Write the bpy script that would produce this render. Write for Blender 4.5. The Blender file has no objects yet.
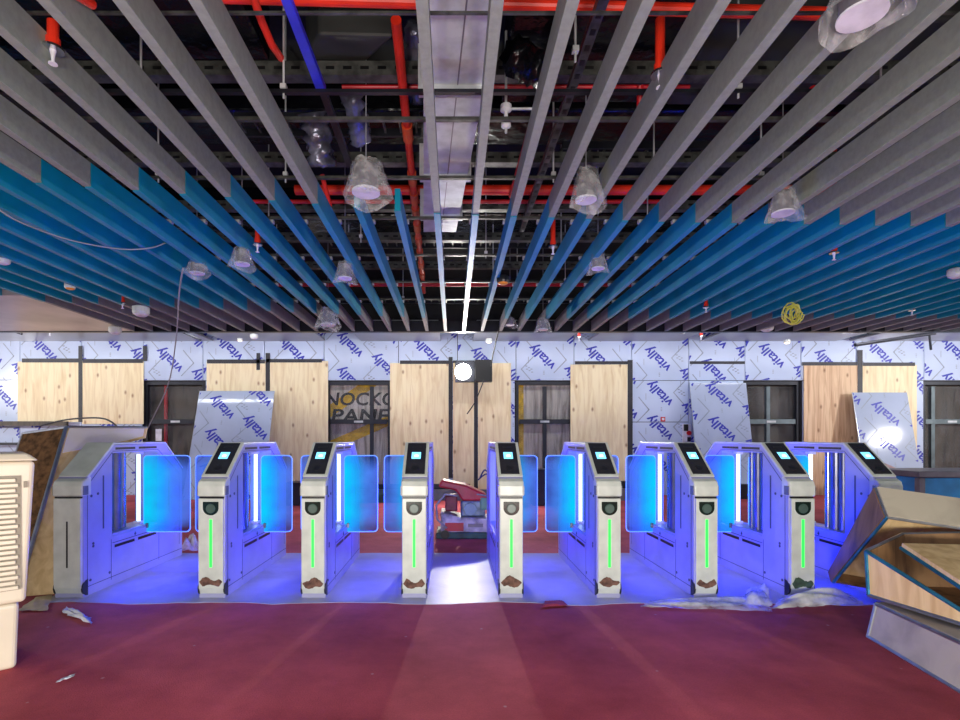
import bpy, bmesh, math, random
from mathutils import Vector, Matrix
random.seed(7)
C = bpy.context.scene.collection
F, CX, CY, H = 517.0, 453.0, 437.0, 1.15          # focal length in px, vanishing point, eye height
def P(px, py, Y): return Vector(((px-CX)*Y/F, Y, H+(CY-py)*Y/F))
def PX(px, Y): return (px-CX)*Y/F
def PZ(py, Y): return H+(CY-py)*Y/F

# ------------------------------------------------------------------ materials
def lin(c):
    return tuple(((v/255)/12.92 if v/255 <= .04045 else (((v/255)+.055)/1.055)**2.4) for v in c)
def col4(c): return lin(c)+(1,)
MATS = {}
def mat(name, c, rough=.5, metal=0, var=.12, scale=6, bump=0, bscale=60, coat=0, stretch=(1,1,1), c2=None, coord='Object', detail=4):
    if name in MATS: return MATS[name]
    m = bpy.data.materials.new(name); m.use_nodes = True
    nt = m.node_tree; b = nt.nodes['Principled BSDF']
    tc = nt.nodes.new('ShaderNodeTexCoord'); mp = nt.nodes.new('ShaderNodeMapping')
    mp.inputs['Scale'].default_value = stretch
    nt.links.new(tc.outputs[coord], mp.inputs['Vector'])
    n = nt.nodes.new('ShaderNodeTexNoise'); n.inputs['Scale'].default_value = scale; n.inputs['Detail'].default_value = detail
    nt.links.new(mp.outputs[0], n.inputs['Vector'])
    r = nt.nodes.new('ShaderNodeValToRGB')
    L = lin(c); L2 = lin(c2) if c2 else tuple(v*(1-var*2) for v in L)
    r.color_ramp.elements[0].color = L2+(1,); r.color_ramp.elements[1].color = tuple(min(1, v*(1+(0 if c2 else var*.5))) for v in L)+(1,)
    r.color_ramp.elements[0].position = .33; r.color_ramp.elements[1].position = .62
    nt.links.new(n.outputs['Fac'], r.inputs['Fac']); nt.links.new(r.outputs['Color'], b.inputs['Base Color'])
    b.inputs['Roughness'].default_value = rough; b.inputs['Metallic'].default_value = metal
    b.inputs['Coat Weight'].default_value = coat
    if bump:
        n2 = nt.nodes.new('ShaderNodeTexNoise'); n2.inputs['Scale'].default_value = bscale; n2.inputs['Detail'].default_value = 3
        nt.links.new(mp.outputs[0], n2.inputs['Vector'])
        bp = nt.nodes.new('ShaderNodeBump'); bp.inputs['Strength'].default_value = bump; bp.inputs['Distance'].default_value = .02
        nt.links.new(n2.outputs['Fac'], bp.inputs['Height']); nt.links.new(bp.outputs[0], b.inputs['Normal'])
    MATS[name] = m
    return m
def emat(name, c, strength, base=None):
    if name in MATS: return MATS[name]
    m = bpy.data.materials.new(name); m.use_nodes = True
    b = m.node_tree.nodes['Principled BSDF']
    b.inputs['Base Color'].default_value = col4(base or c); b.inputs['Emission Color'].default_value = col4(c)
    b.inputs['Emission Strength'].default_value = strength
    MATS[name] = m
    return m
def clearmat(name, tint, opac, rough=.15, bump=.6, bscale=18, gloss=(255,255,255), emit=None, estr=0):
    """thin transparent film: transparent mixed with a glossy/diffuse skin"""
    if name in MATS: return MATS[name]
    m = bpy.data.materials.new(name); m.use_nodes = True
    nt = m.node_tree; nt.nodes.clear()
    o = nt.nodes.new('ShaderNodeOutputMaterial'); mx = nt.nodes.new('ShaderNodeMixShader')
    t = nt.nodes.new('ShaderNodeBsdfTransparent'); t.inputs['Color'].default_value = col4(tint)
    p = nt.nodes.new('ShaderNodeBsdfPrincipled'); p.inputs['Base Color'].default_value = col4(gloss); p.inputs['Roughness'].default_value = rough
    if emit: p.inputs['Emission Color'].default_value = col4(emit); p.inputs['Emission Strength'].default_value = estr
    tc = nt.nodes.new('ShaderNodeTexCoord')
    n = nt.nodes.new('ShaderNodeTexNoise'); n.inputs['Scale'].default_value = bscale; n.inputs['Detail'].default_value = 5
    nt.links.new(tc.outputs['Object'], n.inputs['Vector'])
    bp = nt.nodes.new('ShaderNodeBump'); bp.inputs['Strength'].default_value = bump; bp.inputs['Distance'].default_value = .03
    nt.links.new(n.outputs['Fac'], bp.inputs['Height']); nt.links.new(bp.outputs[0], p.inputs['Normal'])
    mr = nt.nodes.new('ShaderNodeMapRange'); mr.inputs['From Min'].default_value = .35; mr.inputs['From Max'].default_value = .65
    mr.inputs['To Min'].default_value = opac*.45; mr.inputs['To Max'].default_value = min(1, opac*1.5)
    nt.links.new(n.outputs['Fac'], mr.inputs['Value']); nt.links.new(mr.outputs[0], mx.inputs['Fac'])
    nt.links.new(t.outputs[0], mx.inputs[1]); nt.links.new(p.outputs[0], mx.inputs[2]); nt.links.new(mx.outputs[0], o.inputs['Surface'])
    MATS[name] = m
    return m
def woodmat(name, c, c2, scale=2.2, knots=True, rough=.6, stretch=(6,6,.7)):
    if name in MATS: return MATS[name]
    m = bpy.data.materials.new(name); m.use_nodes = True
    nt = m.node_tree; b = nt.nodes['Principled BSDF']; b.inputs['Roughness'].default_value = rough
    tc = nt.nodes.new('ShaderNodeTexCoord'); mp = nt.nodes.new('ShaderNodeMapping'); mp.inputs['Scale'].default_value = stretch
    nt.links.new(tc.outputs['Object'], mp.inputs['Vector'])
    n = nt.nodes.new('ShaderNodeTexNoise'); n.inputs['Scale'].default_value = scale; n.inputs['Detail'].default_value = 6; n.inputs['Distortion'].default_value = .8
    nt.links.new(mp.outputs[0], n.inputs['Vector'])
    r = nt.nodes.new('ShaderNodeValToRGB'); r.color_ramp.elements[0].position = .3; r.color_ramp.elements[1].position = .58
    r.color_ramp.elements[0].color = col4(c2); r.color_ramp.elements[1].color = col4(c)
    nt.links.new(n.outputs['Fac'], r.inputs['Fac'])
    out = r.outputs['Color']
    if knots:
        mp2 = nt.nodes.new('ShaderNodeMapping'); mp2.inputs['Scale'].default_value = (2.6,2.6,1.5); mp2.inputs['Rotation'].default_value = (math.pi/2,0,0)
        nt.links.new(tc.outputs['Object'], mp2.inputs['Vector'])
        v = nt.nodes.new('ShaderNodeTexVoronoi'); v.inputs['Scale'].default_value = 1.0; v.voronoi_dimensions = '2D'
        nt.links.new(mp2.outputs[0], v.inputs['Vector'])
        kr = nt.nodes.new('ShaderNodeValToRGB'); kr.color_ramp.elements[0].position = .015; kr.color_ramp.elements[1].position = .085
        kr.color_ramp.elements[0].color = (.32,.16,.07,1); kr.color_ramp.elements[1].color = (1,1,1,1)
        nt.links.new(v.outputs['Distance'], kr.inputs['Fac'])
        mx = nt.nodes.new('ShaderNodeMix'); mx.data_type = 'RGBA'; mx.blend_type = 'MULTIPLY'; mx.inputs[0].default_value = .8
        nt.links.new(out, mx.inputs[6]); nt.links.new(kr.outputs['Color'], mx.inputs[7]); out = mx.outputs[2]
    nt.links.new(out, b.inputs['Base Color'])
    MATS[name] = m
    return m

M = dict(
 slab=mat('soffit concrete', (26,26,30), .8),
 grey=mat('grey powder coat', (142,151,142), .45, .0, .06, 30, .03, 200),
 teal=mat('teal powder coat', (0,140,172), .42, 0, .1, 3, .02, 120),
 greyrear=mat('mauve grey powder coat', (122,122,130), .5, 0, .06, 10),
 galv=mat('galvanised steel', (200,204,206), .5, .25, .12, 9, .05, 90),
 galvdark=mat('dull galvanised channel', (96,98,94), .45, .6, .25, 14),
 blacktube=mat('black tube', (40,42,50), .35, .5),
 foil=mat('black foil wrap', (16,17,24), .22, .25, .3, 3, 1.0, 7, coord='Object'),
 foilblue=mat('shiny foil lagging', (120,122,142), .25, .5, .35, 5, 1.0, 9),
 darkduct=mat('dark matt duct', (50,53,52), .6, 0, .2, 3),
 red=mat('red sprinkler pipe', (232,52,30), .35, 0, .08, 5),
 reddark=mat('deep red pipe', (190,22,34), .4, 0, .1, 5),
 orange=mat('orange pipe coupling', (224,92,48), .45, 0, .15, 6),
 blue=mat('strut with blue light tint', (20,34,225), .4, 0, .1, 5),  # blue glow on the channel is put into its colour
 chrome=mat('bright chrome', (215,215,220), .15, 1, .05),
 steel=mat('brushed steel', (150,150,158), .25, .95, .1, 12),
 darksteel=mat('dark polished steel', (112,114,126), .3, .6, .1, 12),
 black=mat('black plastic', (14,14,16), .35, 0, .05),
 frame=mat('charcoal frame', (44,46,54), .45, .3, .1, 8),
 framegrey=mat('grey mullion', (104,118,122), .45, .3, .15, 8),
 tape=mat('black tape', (46,46,52), .55, 0, .15, 10),
 film=mat('protective film', (194,209,234), .25, 0, .05, 1.2, .08, 3),
 film2=mat('loose panel film', (180,193,216), .09, 0, .06, 1.5, .05, 3),
 ink=mat('blue print ink', (40,48,176), .45, 0, .05),
 inkgrey=mat('grey print ink', (150,160,178), .45, 0, .1, 5),
 ply=woodmat('pale plywood', (250,234,192), (228,204,156)),
 plyred=woodmat('reddish plywood', (232,200,160), (190,144,106), stretch=(9,9,.5)),
 plybare=woodmat('crate plywood', (240,208,154), (212,174,120), knots=True),
 plygrey=woodmat('weathered grey plywood', (198,188,168), (170,160,142), knots=False, stretch=(2,2,2)),
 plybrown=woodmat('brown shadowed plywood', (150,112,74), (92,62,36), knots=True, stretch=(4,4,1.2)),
 hoard=woodmat('dark hoarding boards', (84,74,60), (44,38,32), knots=False, stretch=(5,5,.6)),
 hoardgrey=woodmat('grey hoarding boards', (236,226,212), (150,138,128), knots=False, stretch=(5,5,.6)),
 yellow=mat('yellow stripe paint', (250,196,24), .6, 0, .2, 9),
 white=mat('off white gate enamel', (206,211,203), .3, 0, .07, 9, .03, 30),
 panel=mat('gate side enamel with blue light tint', (160,160,196), .35, 0, .05, 5),  # blue lane light partly put into the side colour
 seam=mat('panel seam', (70,72,96), .5),
 rust=mat('rusty exposed primer', (122,88,74), .8, 0, .35, 25, .4, 60, c2=(62,40,32)),
 greenchip=mat('green exposed primer', (62,86,66), .8, 0, .3, 25, .3, 60, c2=(40,52,40)),
 screen=emat('screen glow', (120,205,255), 1.6),
 screenink=emat('screen bright text', (225,245,255), 2.2),
 green=emat('green led', (50,255,90), 1.5, (5,20,8)),
 tube=emat('led tube', (185,212,255), 3.6),
 cyan=emat('cyan led', (40,190,255), 5.0),
 lampface=emat('floodlight face', (255,252,245), 60.0),
 rim=emat('glowing flap edge', (120,170,255), .85),
 warmled=emat('small warm lamp', (255,225,190), 3.0),
 amber=mat('amber lens', (235,150,50), .3),
 cream=mat('cream cooler plastic', (228,216,194), .4, 0, .04, 4),
 creamdark=mat('cooler recess', (150,140,124), .6),
 soffit=mat('grey soffit sheet', (150,154,164), .3, .2, .1, 1.5),
 soffitwarm=mat('brushed soffit panel', (196,190,188), .35, .2, .15, 1.2),
 sheet=mat('white floor sheet', (172,172,188), .4, 0, .1, 3, .15, 12),
 plastic=clearmat('clear plastic bag', (244,246,250), .22, .1, 1.0, 16),
 plastic2=clearmat('milky plastic sheeting', (228,236,234), .42, .3, .35, 9),
 glass=clearmat('dusty door glass', (246,247,247), .05, .15, .1, 3, (190,190,195)),
 alu=mat('aluminium edging', (178,184,196), .32, .8, .12, 12),
 cyanlit_alu=mat('aluminium edging with blue light tint', (60,140,176), .32, .6, .2, 12),  # cyan light on the aluminium edges, put into their colour
 machred=mat('red machine paint', (205,44,52), .4, 0, .15, 8),
 machwhite=mat('grubby white machine paint', (206,200,192), .5, 0, .3, 9),
 machgreen=mat('green machine base', (46,92,78), .5, 0, .3, 9),
 cable=mat('grey cable', (150,152,160), .5),
 blackcable=mat('black cable', (22,22,26), .5),
 yellowcable=mat('yellow cable', (226,222,90), .5, 0, .1, 40),
 paper=mat('crumpled paper', (222,222,230), .6, 0, .1, 12),
 yellowpaper=mat('yellowed board', (216,196,150), .6, 0, .1, 12),
 bluepanel=mat('blue steel panel', (44,156,214), .45, 0, .1, 5),
 greyrim=mat('grey steel rim', (122,118,124), .4, .4, .1, 8),
)
def carpet_mat():
    m = bpy.data.materials.new('red carpet'); m.use_nodes = True
    nt = m.node_tree; b = nt.nodes['Principled BSDF']; b.inputs['Roughness'].default_value = .85
    tc = nt.nodes.new('ShaderNodeTexCoord')
    n = nt.nodes.new('ShaderNodeTexNoise'); n.inputs['Scale'].default_value = 1.1; n.inputs['Detail'].default_value = 6; n.inputs['Roughness'].default_value = .65
    f = nt.nodes.new('ShaderNodeTexNoise'); f.inputs['Scale'].default_value = 160; f.inputs['Detail'].default_value = 2
    for x in (n, f): nt.links.new(tc.outputs['Object'], x.inputs['Vector'])
    r = nt.nodes.new('ShaderNodeValToRGB'); r.color_ramp.elements[0].position = .32; r.color_ramp.elements[1].position = .68
    r.color_ramp.elements[0].color = col4((150,46,54)); r.color_ramp.elements[1].color = col4((212,90,98))
    nt.links.new(n.outputs['Fac'], r.inputs['Fac'])
    mx = nt.nodes.new('ShaderNodeMix'); mx.data_type = 'RGBA'; mx.blend_type = 'OVERLAY'; mx.inputs[0].default_value = .35
    nt.links.new(r.outputs['Color'], mx.inputs[6]); nt.links.new(f.outputs['Fac'], mx.inputs[7])
    # pale specks of dust
    v = nt.nodes.new('ShaderNodeTexVoronoi'); v.inputs['Scale'].default_value = 5
    nt.links.new(tc.outputs['Object'], v.inputs['Vector'])
    k = nt.nodes.new('ShaderNodeValToRGB'); k.color_ramp.elements[0].position = .03; k.color_ramp.elements[1].position = .05
    k.color_ramp.elements[0].color = (.75,.75,.75,1); k.color_ramp.elements[1].color = (0,0,0,1)
    nt.links.new(v.outputs['Distance'], k.inputs['Fac'])
    m2 = nt.nodes.new('ShaderNodeMix'); m2.data_type = 'RGBA'
    m2.inputs[7].default_value = col4((196,150,150))
    nt.links.new(k.outputs['Color'], m2.inputs[0]); nt.links.new(mx.outputs[2], m2.inputs[6])
    nt.links.new(m2.outputs[2], b.inputs['Base Color'])
    bp = nt.nodes.new('ShaderNodeBump'); bp.inputs['Strength'].default_value = .25; bp.inputs['Distance'].default_value = .01
    nt.links.new(f.outputs['Fac'], bp.inputs['Height']); nt.links.new(bp.outputs[0], b.inputs['Normal'])
    return m
M['carpet'] = carpet_mat()
def flap_mat(side):
    """edge-lit acrylic: cyan near the post fading to blue, see-through"""
    m = bpy.data.materials.new('edge lit acrylic '+('A' if side > 0 else 'B')); m.use_nodes = True
    nt = m.node_tree; nt.nodes.clear()
    o = nt.nodes.new('ShaderNodeOutputMaterial'); mx = nt.nodes.new('ShaderNodeMixShader')
    t = nt.nodes.new('ShaderNodeBsdfTransparent'); t.inputs['Color'].default_value = col4((200,215,255))
    e = nt.nodes.new('ShaderNodeEmission'); e.inputs['Strength'].default_value = .95
    tc = nt.nodes.new('ShaderNodeTexCoord'); sp = nt.nodes.new('ShaderNodeSeparateXYZ')
    nt.links.new(tc.outputs['Generated'], sp.inputs[0])
    src = sp.outputs['X']
    if side < 0:
        inv = nt.nodes.new('ShaderNodeMath'); inv.operation = 'SUBTRACT'; inv.inputs[0].default_value = 1
        nt.links.new(src, inv.inputs[1]); src = inv.outputs[0]
    r = nt.nodes.new('ShaderNodeValToRGB'); E = r.color_ramp.elements
    E[0].position = .12; E[0].color = col4((10,215,255)); E[1].position = 1; E[1].color = col4((96,130,255))
    x = E.new(.42); x.color = col4((40,180,255)); x = E.new(.62); x.color = col4((80,150,255))
    nt.links.new(src, r.inputs['Fac'])
    # fade at top and bottom
    z = nt.nodes.new('ShaderNodeValToRGB'); Z = z.color_ramp.elements
    Z[0].position = .04; Z[0].color = (.38,.38,.38,1); Z[1].position = .97; Z[1].color = (.38,.38,.38,1)
    q = Z.new(.25); q.color = (.72,.72,.72,1); q = Z.new(.78); q.color = (.72,.72,.72,1)
    nt.links.new(sp.outputs['Z'], z.inputs['Fac'])
    n = nt.nodes.new('ShaderNodeTexNoise'); n.inputs['Scale'].default_value = 5; n.inputs['Detail'].default_value = 5
    nt.links.new(tc.outputs['Object'], n.inputs['Vector'])
    mu = nt.nodes.new('ShaderNodeMath'); mu.operation = 'MULTIPLY_ADD'; mu.inputs[1].default_value = .9; mu.inputs[2].default_value = -.50
    nt.links.new(n.outputs['Fac'], mu.inputs[0])
    ad = nt.nodes.new('ShaderNodeMath'); ad.operation = 'ADD'; ad.use_clamp = True
    nt.links.new(z.outputs['Color'], ad.inputs[0]); nt.links.new(mu.outputs[0], ad.inputs[1])
    sub = nt.nodes.new('ShaderNodeMath'); sub.operation = 'MULTIPLY_ADD'; sub.inputs[1].default_value = -.38; sub.inputs[2].default_value = .12
    nt.links.new(src, sub.inputs[0])
    ad2 = nt.nodes.new('ShaderNodeMath'); ad2.operation = 'ADD'; ad2.use_clamp = True
    nt.links.new(ad.outputs[0], ad2.inputs[0]); nt.links.new(sub.outputs[0], ad2.inputs[1])
    nt.links.new(r.outputs['Color'], e.inputs['Color']); nt.links.new(ad2.outputs[0], mx.inputs['Fac'])
    nt.links.new(t.outputs[0], mx.inputs[1]); nt.links.new(e.outputs[0], mx.inputs[2]); nt.links.new(mx.outputs[0], o.inputs['Surface'])
    return m
M['flapR'] = flap_mat(1); M['flapL'] = flap_mat(-1)

M['crateside'] = mat('brown crate board',(128,92,58),1,0,.3,7,stretch=(1,1,3)); M['crateside'].node_tree.nodes['Principled BSDF'].inputs['Specular IOR Level'].default_value = .05
# ------------------------------------------------------------------ mesh helpers
def NB(): return bmesh.new()
def hexa(bm, p):
    v = [bm.verts.new(q) for q in p]
    for f in ((0,3,2,1),(4,5,6,7),(0,1,5,4),(1,2,6,5),(2,3,7,6),(3,0,4,7)): bm.faces.new([v[i] for i in f])
def bx(bm, x0,x1,y0,y1,z0,z1):
    hexa(bm, [(x0,y0,z0),(x1,y0,z0),(x1,y1,z0),(x0,y1,z0),(x0,y0,z1),(x1,y0,z1),(x1,y1,z1),(x0,y1,z1)])
def tube(bm, p0, p1, r, seg=10, r1=None, cap=True):
    p0, p1 = Vector(p0), Vector(p1); d = (p1-p0).normalized(); r1 = r if r1 is None else r1
    a = d.orthogonal().normalized(); b = d.cross(a)
    A = [bm.verts.new(p0+(a*math.cos(2*math.pi*i/seg)+b*math.sin(2*math.pi*i/seg))*r) for i in range(seg)]
    B = [bm.verts.new(p1+(a*math.cos(2*math.pi*i/seg)+b*math.sin(2*math.pi*i/seg))*r1) for i in range(seg)]
    for i in range(seg): bm.faces.new((A[i],A[(i+1)%seg],B[(i+1)%seg],B[i]))
    if cap: bm.faces.new(A[::-1]); bm.faces.new(B)
def path(bm, pts, r, seg=6):
    pts = [Vector(p) for p in pts]
    prev = None; a = None
    for i, p in enumerate(pts):
        d = (pts[min(i+1,len(pts)-1)]-pts[max(i-1,0)]).normalized()
        a = d.orthogonal().normalized() if a is None else (a-d*a.dot(d)).normalized()
        b = d.cross(a)
        R = [bm.verts.new(p+(a*math.cos(2*math.pi*k/seg)+b*math.sin(2*math.pi*k/seg))*r) for k in range(seg)]
        if prev:
            for k in range(seg): bm.faces.new((prev[k],prev[(k+1)%seg],R[(k+1)%seg],R[k]))
        else: bm.faces.new(R[::-1])
        prev = R
    bm.faces.new(prev)
def prism(bm, pts, off):
    """polygon (list of 3D points) extruded by vector off"""
    off = Vector(off); A = [bm.verts.new(p) for p in pts]; B = [bm.verts.new(Vector(p)+off) for p in pts]
    n = len(A); bm.faces.new(A); bm.faces.new(B[::-1])
    for i in range(n): bm.faces.new((A[(i+1)%n],A[i],B[i],B[(i+1)%n]))
def slab(bm, pts, t):
    a, b, c = [Vector(p) for p in pts[:3]]; n = (b-a).cross(c-a).normalized()
    prism(bm, pts, n*t)
def lathe(bm, prof, loc=(0,0,0), seg=20):
    loc = Vector(loc); rings = []
    for r, z in prof:
        rings.append([bm.verts.new(loc+Vector((r*math.cos(2*math.pi*i/seg), r*math.sin(2*math.pi*i/seg), z))) for i in range(seg)])
    for A, B in zip(rings, rings[1:]):
        for i in range(seg): bm.faces.new((A[i],A[(i+1)%seg],B[(i+1)%seg],B[i]))
    bm.faces.new(rings[0][::-1]); bm.faces.new(rings[-1])
def obj(name, bm, m, parent=None, bevel=0, smooth=False, seg=2):
    bmesh.ops.recalc_face_normals(bm, faces=bm.faces)
    me = bpy.data.meshes.new(name); bm.to_mesh(me); bm.free()
    me.materials.append(M[m] if isinstance(m, str) else m)
    if smooth:
        for p in me.polygons: p.use_smooth = True
    o = bpy.data.objects.new(name, me); C.objects.link(o)
    if parent: o.parent = parent
    if bevel:
        b = o.modifiers.new('edge', 'BEVEL'); b.width = bevel; b.segments = seg; b.limit_method = 'ANGLE'; b.angle_limit = math.radians(35)
    return o
def tag(o, label=None, cat=None, group=None, kind=None):
    if label: o['label'] = label
    if cat: o['category'] = cat
    if group: o['group'] = group
    if kind: o['kind'] = kind
    return o
def thing(name, label, cat, loc=(0,0,0), group=None):
    o = bpy.data.objects.new(name, None); C.objects.link(o); o.location = loc; o.empty_display_size = .1
    return tag(o, label, cat, group)
def struct(name, bm, m, parent=None, bevel=0):
    o = obj(name, bm, m, parent, bevel)
    if not parent: o['kind'] = 'structure'
    return o
def bb(*a):
    bm = NB(); bx(bm, *a); return bm
def copy_tree(o, parent=None):
    c = o.copy(); C.objects.link(c)
    if parent: c.parent = parent
    for ch in [x for x in bpy.data.objects if x.parent == o]: copy_tree(ch, c)
    return c
ORD = ['zeroth','first','second','third','fourth','fifth','sixth','seventh','eighth','ninth','tenth','eleventh','twelfth','thirteenth','fourteenth','fifteenth',
 'sixteenth','seventeenth','eighteenth','nineteenth','twentieth','twenty-first','twenty-second','twenty-third','twenty-fourth','twenty-fifth','twenty-sixth','twenty-seventh','twenty-eighth']

# ------------------------------------------------------------------ lettering
def text_geo(s, w, h=None):
    """flat text in the u (x) / w (z) plane, centred, width w"""
    cu = bpy.data.curves.new('tmp', 'FONT'); cu.body = s; cu.size = 1; cu.resolution_u = 3; cu.offset = .022; cu.shear = .12
    o = bpy.data.objects.new('tmp', cu); C.objects.link(o)
    dg = bpy.context.evaluated_depsgraph_get(); dg.update()
    me = bpy.data.meshes.new_from_object(o.evaluated_get(dg))
    vs = [v.co.copy() for v in me.vertices]; fs = [tuple(p.vertices) for p in me.polygons]
    bpy.data.objects.remove(o); bpy.data.curves.remove(cu); bpy.data.meshes.remove(me)
    x0 = min(v.x for v in vs); x1 = max(v.x for v in vs); y0 = min(v.y for v in vs); y1 = max(v.y for v in vs)
    sx = w/(x1-x0); sy = sx if h is None else h/(y1-y0)
    return [((v.x-(x0+x1)/2)*sx, (v.y-(y0+y1)/2)*sy) for v in vs], fs
VIT = text_geo('vitally', .63, .25)
def add_geo(bm, geo, cu, cw, ang, y):
    c, s = math.cos(ang), math.sin(ang)
    vs = [bm.verts.new((cu+x*c-z*s, y, cw+x*s+z*c)) for x, z in geo[0]]
    for f in geo[1]:
        try: bm.faces.new([vs[i] for i in f])
        except ValueError: pass
def strip(bm, pts, wd, y):
    for (u0,w0),(u1,w1) in zip(pts, pts[1:]):
        d = Vector((u1-u0, w1-w0)); n = Vector((-d.y, d.x)).normalized()*wd/2; e = d.normalized()*wd/2
        bm.faces.new([bm.verts.new(q) for q in ((u0-e.x-n.x,y,w0-e.y-n.y),(u1+e.x-n.x,y,w1+e.y-n.y),(u1+e.x+n.x,y,w1+e.y+n.y),(u0-e.x+n.x,y,w0-e.y+n.y))])
def clip(bm, u0, u1, w0, w1):
    for co, no in (((u0,0,0),(-1,0,0)),((u1,0,0),(1,0,0)),((0,0,w0),(0,0,-1)),((0,0,w1),(0,0,1))):
        bmesh.ops.bisect_plane(bm, geom=bm.verts[:]+bm.edges[:]+bm.faces[:], plane_co=co, plane_no=no, clear_outer=True)
def film_print(parent, u0, u1, w0, w1, au, aw, y):
    """printed film pattern clipped to a panel; (au,aw) = centre of one word"""
    A = NB(); B = NB(); ph = int(abs(u0*7.3)+abs(w1*3.1))
    for i in range(-4, 5):
        for j in range(-6, 7):
            cu = au+.69*i; cw = aw-.42*i+.68*j
            if not (u0-.9 < cu < u1+.9 and w0-.9 < cw < w1+.9): continue
            add_geo(A, VIT, cu, cw, math.radians(136), y)
            if (i+ph)%2: strip(B, [(cu+.27,cw+.165),(cu+.47,cw-.08),(cu+.23,cw-.33)], .02, y+.0005)
            else:
                strip(B, [(cu+.60,cw+.34),(cu+.27,cw+.0),(cu+.58,cw-.36)], .02, y+.0005)
                for k in range(6):
                    du, dw = .36+.05*(k%3)+.013*(k//3), .06-.06*(k//3)-.03*(k%3)
                    strip(B, [(cu+du,cw+dw),(cu+du+.02,cw+dw)], .02, y+.0005)
            for k in range(3): strip(B, [(cu+.02,cw-.30-.03*k),(cu+.035,cw-.30-.03*k)], .014, y+.0005)
            strip(B, [(cu-.28,cw-.02),(cu-.28,cw-.14)], .010, y+.0005)
    eps = .004
    for bm, nm, m in ((A,'lettering','ink'),(B,'chevron_lines','inkgrey')):
        clip(bm, u0+eps, u1-eps, w0+eps, w1-eps)
        if bm.faces: obj(nm, bm, m, parent)
        else: bm.free()

# ------------------------------------------------------------------ the setting
WY = 10.25
wx = lambda px: PX(px, WY); wz = lambda py: PZ(py, WY)
bm = NB(); bx(bm, -14, 14, -4, 13, -.1, 0); struct('floor', bm, 'carpet')
struct('ceiling', bb(-14, 14, -4, 13, 4.3, 4.4), 'slab')
DOORS = [(143.5,204),(326,390),(516.5,574),(745,801),(925,985)]
hz = wz(381)
bm = NB()
bx(bm, -14, 14, WY+.04, WY+.2, hz, 4.3)
xs = [-14]+[wx(v) for d in DOORS for v in d]+[14]
for i in range(0, len(xs), 2): bx(bm, xs[i], xs[i+1], WY+.04, WY+.2, 0, hz)
wall = struct('wall_back', bm, 'slab')
struct('wall_behind', bb(-14, 14, 12.8, 12.9, 0, 4.3), 'slab')
# cladding panels: px x0, x1, py top, py bottom, anchor of one printed word
tops = [20,81.5,143.5,203,264.5,324,398.5,457.5,516,574,631.7,688.7,745,801,856,924,988]
anch = [(45,349),(109,338),(170,359),(230,347.5),(292.5,349),(350,344),(427,350),(484,359),(542.5,356),(599,357.5),(658,358),(714,370),(771.7,355),(827.5,361),(880,352),(955,350)]
clads = [(-42,20,326,380,(-10,352)),(-42,20,380,427,(-30,410)),(-42,20,427,500,(-8,450))]
for i, a in enumerate(anch): clads.append((tops[i], tops[i+1], 326, 380.5, a))
clads += [(20,81.5,380.5,500,(30,452)),(81.5,142,380.5,500,(110,460)),(205.5,264.5,380.5,500,(230,400)),(264.5,324,380.5,500,(300,400)),
 (392,457.5,380.5,500,(420,420)),(457.5,515,380.5,500,(512,408)),(575.5,631.7,380.5,500,(600,420)),(631.7,688.7,380.5,422,(660,392.5)),
 (631.7,688.7,422,500,(660,427)),(688.7,743.5,380.5,500,(720,420)),(803,856,380.5,500,(830,420)),(856,923.5,380.5,500,(922,388))]
for k in range(4):
    clads.append((-42-58*(k+1),-42-58*k,326,500,(-70-61*k,360+13*k))); clads.append((988+58*k,988+58*(k+1),326,500,(1015+61*k,350+17*k)))
for x0,x1,t,b,(ax,ay) in clads:
    g = .006
    p = obj('cladding_panel', bb(wx(x0)+g, wx(x1)-g, WY, WY+.035, wz(b)+g if b < 500 else .0, wz(t)-g), 'film', wall)
    film_print(p, wx(x0)+g, wx(x1)-g, wz(b)+g if b < 500 else 0, wz(t)-g, wx(ax), wz(ay), WY-.002)
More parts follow.
